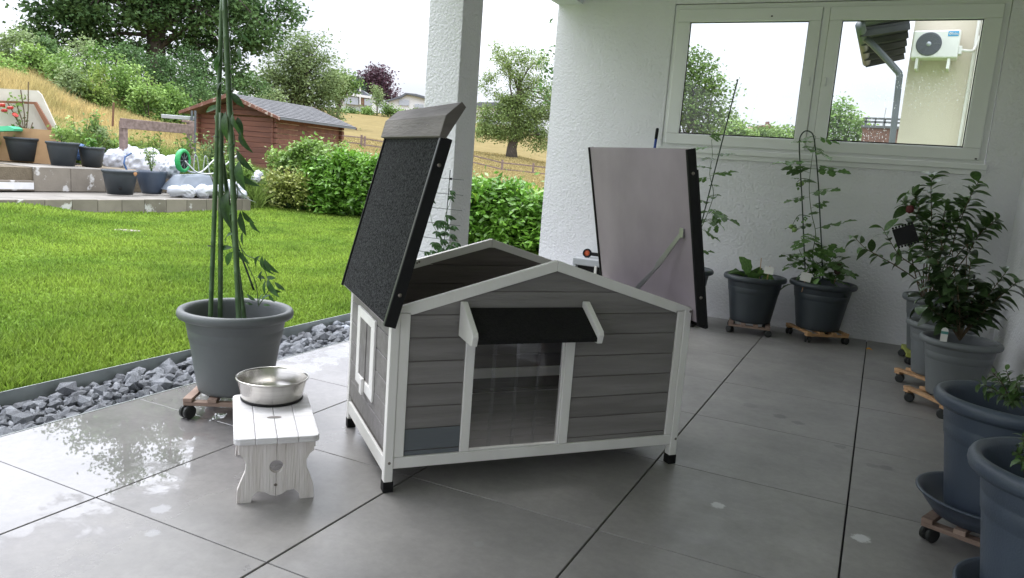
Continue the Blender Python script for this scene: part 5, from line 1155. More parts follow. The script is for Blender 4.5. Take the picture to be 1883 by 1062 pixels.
for (px, D) in ((227, 17.5), (350, 18.7)): q = at(px, 240, D); MB().box((q.x-.06, q.y-.06, .3), (q.x+.06, q.y+.06, at(px, 222, D).z)).build('post', 'oldwood', rl, bevel=.01)
gr = thing('metal_rail', 'short galvanised rail beside the log shed gable', 'rail', (0, 0, 0)); beam(at(297, 213, 18.8), at(360, 218, 19.2), .05, .085, 'rail_tube', 'galv', gr)
for px in (353, 359): q = at(px, 230, 19.1); MB().tube([(q.x, q.y, .4), at(px, 203, 19.1)], .025, 6).build('post', 'pipe', gr)
# ---------------------------------------------------------------- log shed
A = at(332, 203, 24.0); B = at(513, 217, 22.0); C_ = at(655, 235, 25.5)
u_ = Vector((B.x-A.x, B.y-A.y, 0)); Wd_ = u_.length; u_.normalize(); v_ = Vector((-u_.y, u_.x, 0)); Ln_ = abs(Vector((C_.x-B.x, C_.y-B.y, 0)).dot(v_))
shed = thing('log_shed', 'red-brown log shed with a dark shingled gable roof behind the shrubs', 'shed', (A.x, A.y, 0), math.atan2(u_.y, u_.x))
eh = (A.z+B.z)/2; apx = at(425, 172, 23.0).z; mid = Wd_/2; ov = .30
print('shed', Wd_, Ln_, eh, apx)
ll = .145; zz = .05; k = 0
while zz < eh-.02:
    zt2 = min(zz+ll, eh-.02); g = .006
    MB().box((ov, .35, zz+g), (Wd_-ov, .41, zt2)).build('log', 'redwood', shed, bevel=.012, seg=2)
    MB().box((Wd_-ov-.10, .22, zz+g), (Wd_-ov-.04, Ln_-.2, zt2)).build('log', 'redwood', shed, bevel=.012)
    MB().box((ov+.04, .22, zz+g), (ov+.10, Ln_-.2, zt2)).build('log', 'redwood', shed, bevel=.012)
    MB().box((Wd_-ov-.14, .25, zz+g+.01), (Wd_-ov+.05, .335, zt2-.01)).build('log_end', 'redwood', shed, bevel=.012)
    MB().box((Wd_-ov+.0-.03, Ln_-.42, zz+g+.01), (Wd_-ov+.06, Ln_-.28, zt2-.01)).build('log_end', 'redwood', shed, bevel=.012)
    zz += ll; k += 1
sl_ = (apx-eh)/mid
while zz < apx-.2:
    xa = ov+(zz-eh+ll*.3)/sl_-.3; xa = max(xa, (zz+ll-eh)/sl_+.12); MB().box((xa, .35, zz+.006), (Wd_-xa, .41, zz+ll)).build('log', 'redwood', shed, bevel=.012); zz += ll
th = .05
for s in (0, 1):
    f = (lambda x: x) if s == 0 else (lambda x: Wd_-x)
    pts = [(f(-.02), eh-.02), (f(mid), apx-.001), (f(mid), apx-.09), (f(.05), eh-.09)]
    rf = MB().prism([(f(0), eh), (f(mid), apx), (f(mid), apx-.045), (f(.03), eh-.045)][::1 if s else -1], 0, Ln_, 'y').build('roof', 'oldwood', shed)
    n_c = 11; Ls = math.hypot(mid, apx-eh); dx = mid/n_c; 
    for c in range(n_c):
        x_a = c*dx-.02; x_b = (c+1)*dx+.02; z_a = eh+(x_a)*sl_; z_b = eh+x_b*sl_
        p = [(f(x_a), z_a+.004), (f(x_b), z_b+.003), (f(x_b), z_b+.012), (f(x_a), z_a+.030)]
        nT = 26
        for q_ in range(nT):
            y0_, y1_ = Ln_*q_/nT+.002, Ln_*(q_+1)/nT-.002
            if s == 0 and q_ % 2: continue
            if s == 0: y1_ = Ln_*(q_+2)/nT-.002
            mb = MB().prism(p[::1 if s else -1], y0_+.0, min(y1_, Ln_), 'y'); o = mb.build('shingle', 'shingle', rf) 
    MB().prism([(f(-.04), eh-.075), (f(-.04), eh+.01), (f(mid), apx+.02), (f(mid), apx-.10)][::1 if s else -1], -.035, .0, 'y').build('bargeboard', 'barge', shed, bevel=.004)
    MB().prism([(f(-.04), eh-.075), (f(-.04), eh+.01), (f(mid), apx+.02), (f(mid), apx-.10)][::1 if s else -1], Ln_, Ln_+.035, 'y').build('bargeboard', 'barge', shed, bevel=.004)
MB().box((Wd_-.03, -.01, eh-.05), (Wd_+.03, Ln_+.01, eh+.004)).build('eave_board', 'pipe', shed)
MB().box((.9, .28, .05), (1.8, .33, .9)).build('door_panel', 'oldwood', shed)
# ---------------------------------------------------------------- trees
def tree(nm, label, px, D, py_base, crown, nclump, nleaf, lsize, m, cat='tree', trunk_r=.25, group=None, seed=0, spread=.9, leafspread=.6, trunk_to=.75, hollow=.0, aspect=.6, limbs=True, taper_top=False, droop=.2, stuff_r=1.0, bare=0):
    """crown = list of (px, py, r_px) lobes in the photo at this distance; clumps fill those lobes in depth"""
    rg_ = np.random.default_rng(seed); base = at(px, py_base, D); base.z = min(base.z, GZ(base.x, base.y)+.3)-.3
    t = thing(nm, label, cat, base, 0, group); tot = sum(r*r for *_, r in crown); CL = []
    k_ = D/F_PX
    for (cx, cy_, r) in crown:
        c = at(cx, cy_, D); n = max(2, int(nclump*r*r/tot)); rr = r*k_
        for i in range(n):
            d = rg_.normal(size=3); d /= np.linalg.norm(d); q = rr*(rg_.random()**(1/3) if rg_.random() > hollow else rg_.uniform(.75, 1)); CL.append((np.array(c)+d*q*np.array([1, 1, 1]), rr))
    bs = np.array(base); top = max(c[0][2] for c in CL); cxy = np.mean([c[0][:2] for c in CL], 0); mb = MB()
    tt = np.array([bs[0]*.6+cxy[0]*.4, bs[1]*.6+cxy[1]*.4, bs[2]+(top-bs[2])*trunk_to]); pts = [Vector(bs*(1-s)+tt*s)+Vector((rg_.normal()*.08*trunk_r*4*math.sin(s*3), rg_.normal()*.08*trunk_r*4*math.sin(s*3), 0)) for s in np.linspace(0, 1, 7)]
    mb.tube([p-base for p in pts], [trunk_r*(1.25 if i == 0 else 1-.12*i) for i in range(7)], 9)
    mb.build('trunk', 'bark', t, smooth=True)
    if limbs:
        lm = MB()
        for c, rr in CL[::1]:
            if rg_.random() < (.55 if len(CL) < 200 else .20):
                s = rg_.uniform(.25, .95); p0, _ = poly_pt([Vector(p) for p in pts], s); p1 = Vector(c); md = p0.lerp(p1, .5)+Vector((rg_.normal()*.1, rg_.normal()*.1, .12))*(p1-p0).length*.5
                lm.tube([p0-base, md-base, p1-base], [trunk_r*.30*(1-s*.5), trunk_r*.14, trunk_r*.04], 5, cap=False)
        lm.build('limbs', 'bark', t, smooth=True)
    per = max(1, nleaf//len(CL)); C = np.concatenate([c+rg_.normal(size=(per, 3))*lsize*leafspread*3*np.array([1, 1, .7]) for c, rr in CL]); C -= bs
    o = leaf_cloud('crown', C, lsize, m, rg_, t, aspect=aspect, droop=droop); o['kind'] = 'stuff'
    return t
tree('oak_tree', 'huge dark oak overhanging the wild bushes at the upper left', 288, 42, 110,
     [(60, 25, 34), (110, 60, 38), (95, -10, 60), (160, 15, 62), (180, 60, 40), (235, 0, 70), (250, 75, 36), (320, 20, 75), (300, 100, 35), (380, 10, 75), (430, 70, 55), (400, 125, 45), (470, 40, 55), (510, 15, 28), (505, 75, 30), (455, 130, 42), (350, 150, 30), (200, -60, 90), (380, -60, 90), (190, -150, 110), (330, -170, 120), (260, -270, 95), (430, -130, 80), (45, 55, 14), (85, 75, 14), (530, 20, 14)],
     400, 62000, .21, 'oakleaf', trunk_r=.55, seed=1, hollow=.05, leafspread=.58)
tree('willow_tree', 'loose grey-green tree with bare upper twigs behind the shed roof', 560, 46, 215, [(530, 120, 42), (560, 100, 34), (570, 150, 42), (600, 130, 26), (520, 175, 38), (560, 190, 35), (605, 175, 30), (545, 75, 18), (590, 80, 12), (610, 200, 18), (490, 160, 40), (600, 105, 8)], 230, 15000, .20, 'willow', trunk_r=.3, seed=2, hollow=.2, aspect=.4)
tree('round_tree', 'rounded mid-green tree left of the purple beech', 622, 120, 205, [(620, 155, 17), (632, 150, 13), (610, 165, 15), (640, 160, 9)], 60, 3200, .45, 'pear', trunk_r=.3, seed=3)
tree('conifer', 'small dark conifer between the round tree and the purple beech', 653, 215, 180, [(653, 143, 3), (653, 150, 5), (653, 158, 7), (653, 167, 8)], 40, 1500, .7, 'conifer', trunk_r=.25, seed=4, aspect=.3)
tree('purple_beech', 'purple-leaved beech on the hill behind the white houses', 692, 232, 205, [(685, 145, 17), (700, 152, 17), (672, 152, 12), (708, 168, 13), (690, 130, 8), (716, 175, 8), (672, 165, 12), (702, 140, 9)], 110, 5200, .75, 'beech', trunk_r=.5, seed=5, hollow=.2)
tree('birch_tree', 'thin pale green tree between the two white houses', 693, 190, 208, [(688, 162, 5), (694, 174, 7), (699, 186, 7), (690, 182, 5)], 30, 1000, .4, 'willow', trunk_r=.2, seed=6)
tree('field_tree', 'old spreading pear tree standing alone in the golden meadow', 941, 85, 292,
     [(915, 88, 4), (922, 100, 7), (948, 93, 5), (975, 97, 5), (1000, 104, 5), (915, 108, 8), (932, 120, 14), (962, 115, 12), (987, 118, 11), (903, 138, 11), (897, 160, 9), (950, 148, 17), (985, 148, 14), (1008, 165, 11), (925, 185, 17), (890, 200, 12), (965, 190, 26), (1000, 205, 18), (905, 220, 18), (940, 225, 26), (975, 232, 24), (895, 240, 12), (1000, 245, 14), (915, 252, 12), (985, 262, 10), (885, 250, 7), (1000, 268, 6), (1025, 185, 20), (1035, 220, 20), (890, 232, 14), (925, 245, 16), (955, 245, 16), (940, 200, 16)],
     250, 32000, .21, 'pearlight', trunk_r=.62, seed=7, hollow=.1, droop=.5, leafspread=.8)
tree('window_tree', 'tall loose tree seen through the left window pane', 1262, 24, 262, [(1270, 115, 20), (1290, 125, 20), (1280, 155, 28), (1310, 150, 16), (1270, 190, 30), (1305, 185, 24), (1330, 200, 16), (1290, 220, 28), (1330, 225, 16), (1345, 165, 6), (1240, 150, 30), (1245, 210, 30), (1300, 245, 20)], 210, 7500, .10, 'pear', trunk_r=.12, seed=8, hollow=.35)
for i, (px, py, r, lab) in enumerate(((1350, 240, 18, 'low bush line left of the far house in the window view'), (1395, 252, 12, 'low bush below the far gabled house in the window view'), (1425, 250, 14, 'round bush right of centre in the left window pane'), (1468, 248, 12, 'bush at the right end of the left window pane'))):
    tree('window_bush', lab, px, 42+i*3, 290, [(px, py, r), (px-8, py+8, r), (px+12, py+8, r*.9), (px, py+22, r)], 46, 2400, .2, 'shrubleaf' if i % 2 == 0 else 'pear', 'bush', trunk_r=.06, seed=20+i, limbs=False)
tree('window_green_tree', 'bright green tree seen through the right window pane', 1550, 30, 300, [(1540, 212, 16), (1528, 232, 20), (1570, 232, 16), (1555, 248, 22), (1585, 245, 10), (1535, 262, 22), (1580, 268, 22), (1545, 200, 8)], 150, 7000, .13, 'bramble', trunk_r=.12, seed=9, hollow=.2)
# bushes at the foot of the white houses
for i, (px, py, r, lab) in enumerate(((645, 205, 7, 'small bush under the left white house'), (675, 203, 6, 'small bush at the right corner of the left white house'), (715, 198, 12, 'round green bush between the white houses'), (735, 206, 9, 'low bush left below the right white house'), (765, 205, 11, 'yellow-green bush in front of the right white house'), (628, 207, 8, 'scrub at the left end of the field top'), (784, 208, 8, 'bush at the foot of the column side of the right white house'))):
    r *= .62; py += r*.5
    tree('hill_bush', lab, px, 188, 215, [(px, py, r), (px-r*.7, py+r*.3, r*.7), (px+r*.8, py+r*.3, r*.7)], 26, 1200, .42, 'shrubleaf' if i % 2 else 'pear', 'bush', trunk_r=.1, seed=40+i, limbs=False)
# wild bushes along the bank
random.seed(77)
wild = [(18, 95, 30, 32, 'willow'), (60, 118, 26, 31, 'bramble'), (10, 140, 22, 29, 'bramble'), (85, 100, 22, 33, 'oakleaf'), (115, 128, 26, 30, 'bramble'), (150, 115, 28, 32, 'willow'), (190, 130, 30, 31, 'bramble'), (175, 160, 22, 28, 'bankgreen'), (225, 110, 34, 34, 'oakleaf'), (235, 155, 28, 30, 'bramble'),
        (275, 135, 34, 33, 'oakleaf'), (275, 178, 24, 28, 'bramble'), (320, 150, 34, 33, 'oakleaf'), (315, 185, 20, 29, 'bramble'), (365, 165, 32, 34, 'oakleaf'), (410, 175, 30, 35, 'oakleaf'), (460, 180, 32, 36, 'oakleaf'), (500, 190, 26, 37, 'willow'), (130, 155, 20, 28, 'willow'), (345, 120, 30, 36, 'oakleaf')]
names = ['far left', 'left', 'centre', 'right']
where = ['leafy bush with pale tips at the top left corner of the bank', 'light green bush below the oak at the far left', 'lowest bright bush at the left photo edge', 'dark rounded bush behind the left end of the bank', 'bright bush above the dry grass right of the cold frame', 'grey-green bush with whitish tips under the oak crown', 'broad light green bush in the middle of the bank', 'pale weedy bush at the edge of the dry grass', 'dark bush directly left of the oak trunk', 'bright bush above the rusty rod',
         'dark bush at the foot of the oak trunk', 'light green bush low on the bank under the oak trunk', 'dark green bush right of the oak trunk', 'bright low bush left of the shed roof tip', 'dark bush above the left roof tip of the shed', 'dark bush behind the shed apex left of the canes', 'dark bush behind the shed roof right of the canes', 'grey-green bush above the shed ridge', 'grey-green bush just above the dry grass', 'tall dark bush filling the gap under the oak']
for i, (px, py, r, D, m) in enumerate(wild):
    q = at(px, py, D); b0 = Vector((q.x, q.y, GZ(q.x, q.y))); H = q.z+r*D/F_PX-b0.z; rr = r*D/F_PX*1.25; t = thing('wild_bush', where[i], 'bush', b0, 0, 'wild bushes on the bank')
    rg_ = np.random.default_rng(100+i); nC = 34; cen = rg_.normal(size=(nC, 3)); cen /= np.linalg.norm(cen, axis=1)[:, None]; cen *= (rg_.random((nC, 1))**.33); cen = cen*np.array([rr, rr*.8, max(H*.55, .4)])+np.array([0, 0, H*.5])
    C = np.concatenate([c+rg_.normal(size=(85, 3))*.15 for c in cen]); C = C[C[:, 2] > -.2]
    o = leaf_cloud('foliage', C, .10, m, rg_, t, aspect=.65); o['kind'] = 'stuff'
    mb = MB(); [mb.tube([(0, 0, -.1), Vector(c)*.6+Vector((0, 0, .1)), Vector(c)], .02, 4) for c in cen[:8]]; mb.build('stems', 'bark', t)
# ---------------------------------------------------------------- dry grass bank, meadow tufts, weeds
def polar(n, pa, pb, d0, d1, pw=1.0):
    pxs = rng.uniform(pa, pb, n); a = np.interp(pxs, [p for p, _ in TC], _az); D = d0+(d1-d0)*rng.random(n)**pw; return D*np.sin(a), D*np.cos(a), pxs, D
X, Y, pxs, D = polar(95000, -90, 420, 17.8, 31, .9); k = D > 17.8+3.2*np.clip((pxs-120)/140, 0, 1)+rng.normal(size=len(D))*.5; X, Y, pxs, D = X[k], Y[k], pxs[k], D[k]
lx = (X-TCn.x)*tdir.x+(Y-TCn.y)*tdir.y; ly = (X-TCn.x)*tn.x+(Y-TCn.y)*tn.y; k = ~((ly < ys+4.0) & (lx < U1.x+1.3)) & ~((ly < 2.8) & (lx < 0)); X, Y, D, pxs = X[k], Y[k], D[k], pxs[k]
hh_ = np.clip(.75-.25*np.clip((pxs-200)/200, 0, 1), .3, 1)*(.8+.25*np.sin(X*.9)*np.cos(Y*.7))
tag(blades('dry_grass', X, Y, GZ(X, Y), hh_, .014+.0004*D, 'dry', lean=.22), 'tall dry golden grass on the bank')
X, Y, pxs, D = polar(40000, -90, 420, 16.8, 20.5, 1.2); lx = (X-TCn.x)*tdir.x+(Y-TCn.y)*tdir.y; ly = (X-TCn.x)*tn.x+(Y-TCn.y)*tn.y; k = ~((ly < ys+2.2) & (lx < U1.x+.3)) & ~((ly < 2.0) & (lx < 0)) & (rng.random(len(X)) < .5+.5*np.sin(X*1.7)*np.cos(Y*1.3)); X, Y = X[k], Y[k]; lx, ly = lx[k], ly[k]; k = ~((lx > -3.2) & (lx < .35) & (ly < 3.9)); X, Y, lx, ly = X[k], Y[k], lx[k], ly[k]
zz_b = np.maximum(GZ(X, Y), np.where((ly < ys+4) & (lx < U1.x+1.3), zU-.02, -1)); tag(blades('bank_weeds', X, Y, zz_b, .62, .03, 'bankgreen', lean=.4), 'green weeds at the foot of the dry grass bank')
X, Y, pxs, D = polar(62000, 60, 480, 15.6, 22.5, 1); ly = (X-TCn.x)*tn.x+(Y-TCn.y)*tn.y; lx = (X-TCn.x)*tdir.x+(Y-TCn.y)*tdir.y; k = (ly > .3) & ~((lx > -3.2) & (lx < .35) & (ly < 3.9)) & ~((lx < -1.) & (ly < 4.2)); X, Y, D = X[k], Y[k], D[k]
zb = np.maximum(GZ(X, Y), np.where(((X-TCn.x)*tn.x+(Y-TCn.y)*tn.y < 3.0) & ((X-TCn.x)*tdir.x+(Y-TCn.y)*tdir.y < 0), zT, -1))
lx2 = (X-TCn.x)*tdir.x+(Y-TCn.y)*tdir.y; ly2 = (X-TCn.x)*tn.x+(Y-TCn.y)*tn.y; zb = np.maximum(zb, np.where((ly2 > ys) & (ly2 < ys+4) & (lx2 < U1.x+1.3), zU-.02, -1))

tag(blades('green_weeds', X, Y, zb, .50, .026, 'bankgreen', lean=.35), 'green weeds and grasses between terrace and shed')
X, Y, pxs, D = polar(60000, 560, 1060, 22, 90, .8); tag(blades('meadow_grass', X, Y, GZ(X, Y), .17+.0*D, .014+.0011*D, 'meadow', lean=.5), 'golden meadow grass on the rising field')
# weedy plants right behind the terrace
weeds = [(150, 240, 18.2, 22, 'bushy weed above the middle and smallest upper tubs', 'shrubleaf'), (185, 250, 18.2, 24, 'grey-green flowering weed behind the white bags', 'willow'), (210, 262, 18.4, 18, 'dark leafy weed right above the white bags', 'bramble'), (175, 215, 18.3, 12, 'tall thin weed spire behind the tubs', 'bramble'), (290, 270, 18.3, 22, 'pale weeds below the timber rail', 'bankgreen'),
         (345, 268, 17.3, 20, 'pale green weeds behind the green wheel', 'bankgreen'), (385, 275, 16.9, 26, 'flowering weeds below the shed gable', 'willow'), (425, 285, 16.6, 24, 'leafy weeds right of the canes below the shed', 'shrubleaf'), (450, 315, 16.1, 20, 'leafy plant at the end of the raised terrace', 'bramble'), (400, 310, 16.3, 18, 'mixed weeds behind the white bag pile', 'shrubleaf'), (250, 268, 18.6, 16, 'low weeds between bags and timber rail', 'bankgreen')]
for i, (px, py, D, r, lab, m) in enumerate(weeds):
    q = at(px, py, D); b0 = Vector((q.x, q.y, max(GZ(q.x, q.y), zT))); H = q.z-b0.z+r*D/F_PX; cluster_plant('weed', lab, 'plant', b0, max(H, .3), r*D/F_PX*1.1, 420, .075, m, 9, 'weeds behind the terrace', .6)
# ---------------------------------------------------------------- shrubs and laurel hedge behind the lawn
def hedge(nm, label, cat, x0, x1, y0, y1, zt, nC, per, ls, m, m2, seed, asp=.42, rnd=.25, group=None):
    rg_ = np.random.default_rng(seed); t = thing(nm, label, cat, ((x0+x1)/2, (y0+y1)/2, 0), 0, group); o0 = np.array(t.location)
    zf = zt if callable(zt) else (lambda x: zt)
    cen = np.stack([rg_.uniform(x0, x1, nC), rg_.uniform(y0, y1, nC), rg_.random(nC)**.8], -1)
    # favour front and top skin
    k = rg_.random(nC) < .6; cen[k, 1] = y0+np.abs(rg_.normal(size=k.sum()))*.12; k2 = rg_.random(nC) < .35; cen[k2, 2] = rg_.uniform(.9, 1.05, k2.sum())
    zz_ = np.array([zf(x) for x in cen[:, 0]]); bulge = (np.sin(cen[:, 2]*math.pi)*.12); cen[:, 1] -= bulge; cen[:, 2] = cen[:, 2]*zz_*(1+.06*np.sin(cen[:, 0]*3.1+seed))+.03
    C = np.concatenate([c+rg_.normal(size=(per, 3))*.085 for c in cen])-o0; C = C[C[:, 2] > .0]
    o = leaf_cloud('foliage', C, ls, m, rg_, t, aspect=asp, droop=-.15, up=.5); o['kind'] = 'stuff'
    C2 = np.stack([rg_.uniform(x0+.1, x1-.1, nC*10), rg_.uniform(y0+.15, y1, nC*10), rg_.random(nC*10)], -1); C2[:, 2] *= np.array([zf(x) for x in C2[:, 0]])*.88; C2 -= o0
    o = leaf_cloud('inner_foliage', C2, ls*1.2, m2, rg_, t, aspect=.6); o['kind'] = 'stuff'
    sp_ = []
    for i in range(int((x1-x0)*16)):
        x = rg_.uniform(x0, x1); y = y0+rg_.uniform(-.1, .5); z0_ = zf(x)*.98; L_ = rg_.uniform(.06, .20); dx_ = rg_.normal()*.05
        for k_ in range(11): tt = k_/10; sp_.append((x+dx_*tt+rg_.normal()*.012, y+rg_.normal()*.012, z0_-.08+tt*(L_+.08)))
    o = leaf_cloud('young_shoots', np.array(sp_)-o0, ls*1.05, 'laureltip' if m == 'laurel' else m, rg_, t, aspect=.32, droop=-.7, up=.3); o['kind'] = 'stuff'
    mb = MB()
    for i in range(int((x1-x0)/.35)):
        x = x0+.2+i*.35-o0[0]; 
        for j in range(3): mb.tube([(x, .2, 0), (x+rg_.normal()*.12, .1, .5), (x+rg_.normal()*.2, 0, .85)], .011, 5)
    mb.build('stems', 'woodstem', t); return t
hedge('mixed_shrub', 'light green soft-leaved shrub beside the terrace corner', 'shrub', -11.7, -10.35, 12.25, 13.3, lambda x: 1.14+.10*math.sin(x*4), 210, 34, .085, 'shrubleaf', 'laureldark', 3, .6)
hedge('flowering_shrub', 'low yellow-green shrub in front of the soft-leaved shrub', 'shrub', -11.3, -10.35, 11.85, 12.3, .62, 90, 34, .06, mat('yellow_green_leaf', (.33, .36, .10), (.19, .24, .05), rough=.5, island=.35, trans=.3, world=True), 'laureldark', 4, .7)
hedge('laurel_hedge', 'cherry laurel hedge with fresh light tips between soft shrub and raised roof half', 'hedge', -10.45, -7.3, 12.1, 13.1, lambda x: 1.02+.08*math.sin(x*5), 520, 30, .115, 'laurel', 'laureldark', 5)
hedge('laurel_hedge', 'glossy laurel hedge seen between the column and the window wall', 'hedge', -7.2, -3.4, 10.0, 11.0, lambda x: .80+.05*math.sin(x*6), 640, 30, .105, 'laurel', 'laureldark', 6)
LV['laurel'] = [leaf_mesh('leaf', mat('laurel_blade', (.17, .33, .05), (.10, .22, .03), rough=.35, scale=6, objvar=.4, trans=.25) if i == 0 else MATS['laurel_blade'], W=.40, fold=f, curl=c, seed=i) for i, (f, c) in enumerate(((.1, .15), (.3, .25), (.4, .4)))]
_h = [o for o in bpy.data.objects if o.name.startswith('laurel_hedge')]; random.seed(31)
for hg, (x0, x1, y0, zt, n, s_) in zip(sorted(_h, key=lambda o: o.name), ((-10.4, -7.6, 12.0, 1.02, 240, .13), (-7.0, -4.2, 9.86, .82, 290, .12))):
    for i in range(n):
        x = random.uniform(x0, x1); z = random.random()**.8*zt*1.05; top_ = z > zt*.9; y = y0+random.uniform(-.08, .10)+(random.uniform(0, .5) if top_ else 0)
        put_leaf(hg, 'laurel', Vector((x, y, z+.04))-hg.location, Vector((random.uniform(-1, 1), random.uniform(-1.0, .1), random.uniform(-.3, .9))), s_*random.uniform(.8, 1.3), up=Vector((0, -.6, .8)))
tree('young_tree', 'small tree whose outer twigs show at the left edge of the window wall', 1075, 18, 330, [(1040, 110, 28), (1045, 65, 16), (1050, 180, 30), (1070, 130, 50), (1038, 150, 20)], 55, 1100, .11, 'oakleaf', trunk_r=.07, seed=12, leafspread=.8)
# ---------------------------------------------------------------- post and rail fence across the meadow
def fence(pts, label, seed=0):
    t = thing('meadow_fence', label, 'fence', (0, 0, 0), 0, 'low fences across the meadow'); P_ = []
    for (px, py, D, h) in pts:
        q = at(px, py, D); g = q.z-h; w_ = .07; P_.append((q, h)); MB().box((q.x-w_, q.y-w_, g-.6), (q.x+w_, q.y+w_, q.z+.10)).build('post', 'oldwood', t, bevel=.01)
    for i in range(len(P_)-1):
        for k_, dz in enumerate((-.12, -.62)):
            a = P_[i][0]+Vector((0, 0, dz)); b = P_[i+1][0]+Vector((0, 0, dz)); beam(a, b, .05, .10, 'rail', 'oldwood', t)
    return t
fence([(600, 243, 66, .9), (665, 250, 66, .9), (671, 252, 66, .9), (735, 262, 66, .9), (800, 272, 64, .9)], 'low post and rail fence left of the column')
fence([(850, 278, 60, .9), (924, 296, 60, .9), (981, 302, 60, .9), (1040, 309, 60, .9)], 'low post and rail fence right of the column in front of the lone tree')
# ---------------------------------------------------------------- far houses
def fpoly(name, pts, D, m, parent, depth=6, D2=None):
    a = [at(px, py, D) for px, py in pts]; off = Vector((FW.x, FW.y, 0)).normalized()*depth; n = len(a); k0 = Vector(parent.location)
    return MB().add([q-k0 for q in a]+[q+off-k0 for q in a], [tuple(range(n)), tuple(reversed(range(n, 2*n)))]+[(i, n+i, n+(i+1) % n, (i+1) % n) for i in range(n)]).build(name, m, parent)
h1 = thing('white_house', 'white bungalow with closed blinds and dark hipped roof on the hill', 'house', at(650, 200, 205), 0, 'white houses on the hill')
fpoly('wall', [(622, 172), (685, 180), (684, 206), (622, 200)], 205, 'farwhite', h1, 9); fpoly('base', [(622, 198), (684, 203), (684, 212), (622, 208)], 204.5, 'fargrey', h1, 1)
fpoly('fascia', [(609, 176), (633, 169), (692, 178), (692, 182), (633, 174), (609, 179)], 203.5, 'farwhite', h1, 1.2); fpoly('roof', [(629, 170), (648, 164), (665, 165), (683, 177)], 204, 'farroof', h1, 6)
for (a, b_, c, d, m, nn) in ((633, 659, 176, 190, 'farglass', 'window'), (670, 684, 181, 193, 'farglass', 'window'), (663, 669.5, 179, 192, 'farbrown', 'door')): fpoly(nn, [(a, c), (b_, c+2.6*(b_-a)/26), (b_, d+2.6*(b_-a)/26), (a, d)], 203.8, m, h1, .5)
fpoly('chimney', [(661, 160), (663, 160), (663, 192), (661, 192)], 203.4, 'farwhite', h1, .6)
h2 = thing('white_house', 'white gabled house with a grey window half hidden by the column', 'house', at(750, 200, 212), 0, 'white houses on the hill')
fpoly('wall', [(715, 184), (738, 176), (760, 172), (790, 180), (790, 207), (715, 205)], 212, 'farwhite', h2, 9)
fpoly('roof', [(711, 184), (737, 175.5), (745, 170), (765, 172), (800, 182), (800, 186), (762, 176), (747, 173), (738, 179), (711, 187)], 211, 'farroof', h2, 8)
for (a, b_, c, d) in ((734, 752, 183, 193), (763, 779, 191, 197)): fpoly('window', [(a, c), (b_, c+1), (b_, d+1), (a, d)], 211.6, 'farglass', h2, .5)
h3 = thing('white_house', 'white house mostly hidden behind the lone meadow tree', 'house', at(890, 210, 215), 0, 'white houses on the hill')
fpoly('wall', [(868, 195), (930, 198), (930, 218), (868, 214)], 215, 'farwhite', h3, 8); fpoly('roof', [(862, 196), (880, 187), (915, 188), (936, 199)], 214, 'farroof', h3, 8)
# ---------------------------------------------------------------- seen through the window
nb = thing('cream_house', 'tall cream rendered house wall seen through the right window pane', 'house', at(1700, 200, 14))
a0 = at(1666, 150, 14.0); dirw = Vector((math.cos(R(-5)), math.sin(R(-5)), 0)); nW = Vector((-dirw.y, dirw.x, 0))
MW = Matrix.Translation(Vector((a0.x, a0.y, 0))-Vector(nb.location)) @ Matrix.Rotation(R(-5), 4, 'Z'); MWw = Matrix.Translation((a0.x, a0.y, 0)) @ Matrix.Rotation(R(-5), 4, 'Z')
MB().box((0, 0, -.2), (6, 7, 6.5), MW).build('wall', 'cream', nb)
def wl(px, py, off=0.0): q = MWw.inverted() @ onp(px, py, nW, nW.dot(a0)+off); return q
xs_ = wl(1788, 150).x; MB().box((xs_, -.30, -.2), (xs_+2.5, -.001, 6.5), MW).build('pilaster', 'creamlight', nb)
MB().tube([MW @ Vector((wl(1783, 150).x, -.04, .5)), MW @ Vector((wl(1783, 150).x, -.04, 6))], .028, 8).build('conduit', 'acwhite', nb)
# eave: rafters and soffit boards, gutter, downpipe
g0 = at(1584, 53, 13.4); g1 = at(1593, 116, 16.6); gz_ = (g0.z+g1.z)/2; g0.z = g1.z = gz_; gd = (g1-g0).normalized(); loc = Vector(nb.location)
wtop = Vector((a0.x+.05, a0.y, gz_+.30)); e0 = g0; e1_ = g1
ev = []
w0 = at(1672, 45, 14.0); w1 = at(1662, 102, 17.0); w0.z = gz_+.22; w1.z = gz_+.22
for i in range(9):
    t0, t1 = i/9, (i+1)/9-.003; p = [g0.lerp(g1, t0), g0.lerp(g1, t1), w0.lerp(w1, t1), w0.lerp(w1, t0)]; dz = Vector((0, 0, .04)); p = [q-loc for q in p]
    MB().add(p+[q+dz for q in p], [(0, 1, 2, 3), (7, 6, 5, 4), (0, 4, 5, 1), (1, 5, 6, 2), (2, 6, 7, 3), (3, 7, 4, 0)]).build('soffit_board', 'eave', nb)
for i in range(5):
    t = i/4.0; beam(g0.lerp(g1, t)-loc-Vector((0, 0, .05)), w0.lerp(w1, t)-loc-Vector((0, 0, .05)), .06, .10, 'rafter', 'eave', nb)
p = [g0-loc-gd*1.5+Vector((0, 0, .05)), g1-loc+Vector((0, 0, .05)), w1-loc+Vector((0, 0, .1)), w0-loc-gd*1.5+Vector((0, 0, .1))]; dz = Vector((0, 0, .1))
MB().add(p+[q+dz for q in p], [(0, 1, 2, 3), (7, 6, 5, 4), (0, 4, 5, 1), (1, 5, 6, 2), (2, 6, 7, 3), (3, 7, 4, 0)]).build('roof', 'farroof', nb)
MB().tube([g0-loc-gd*.4, g1-loc+gd*.05], .075, 10).build('gutter', 'pipe', nb, smooth=True)
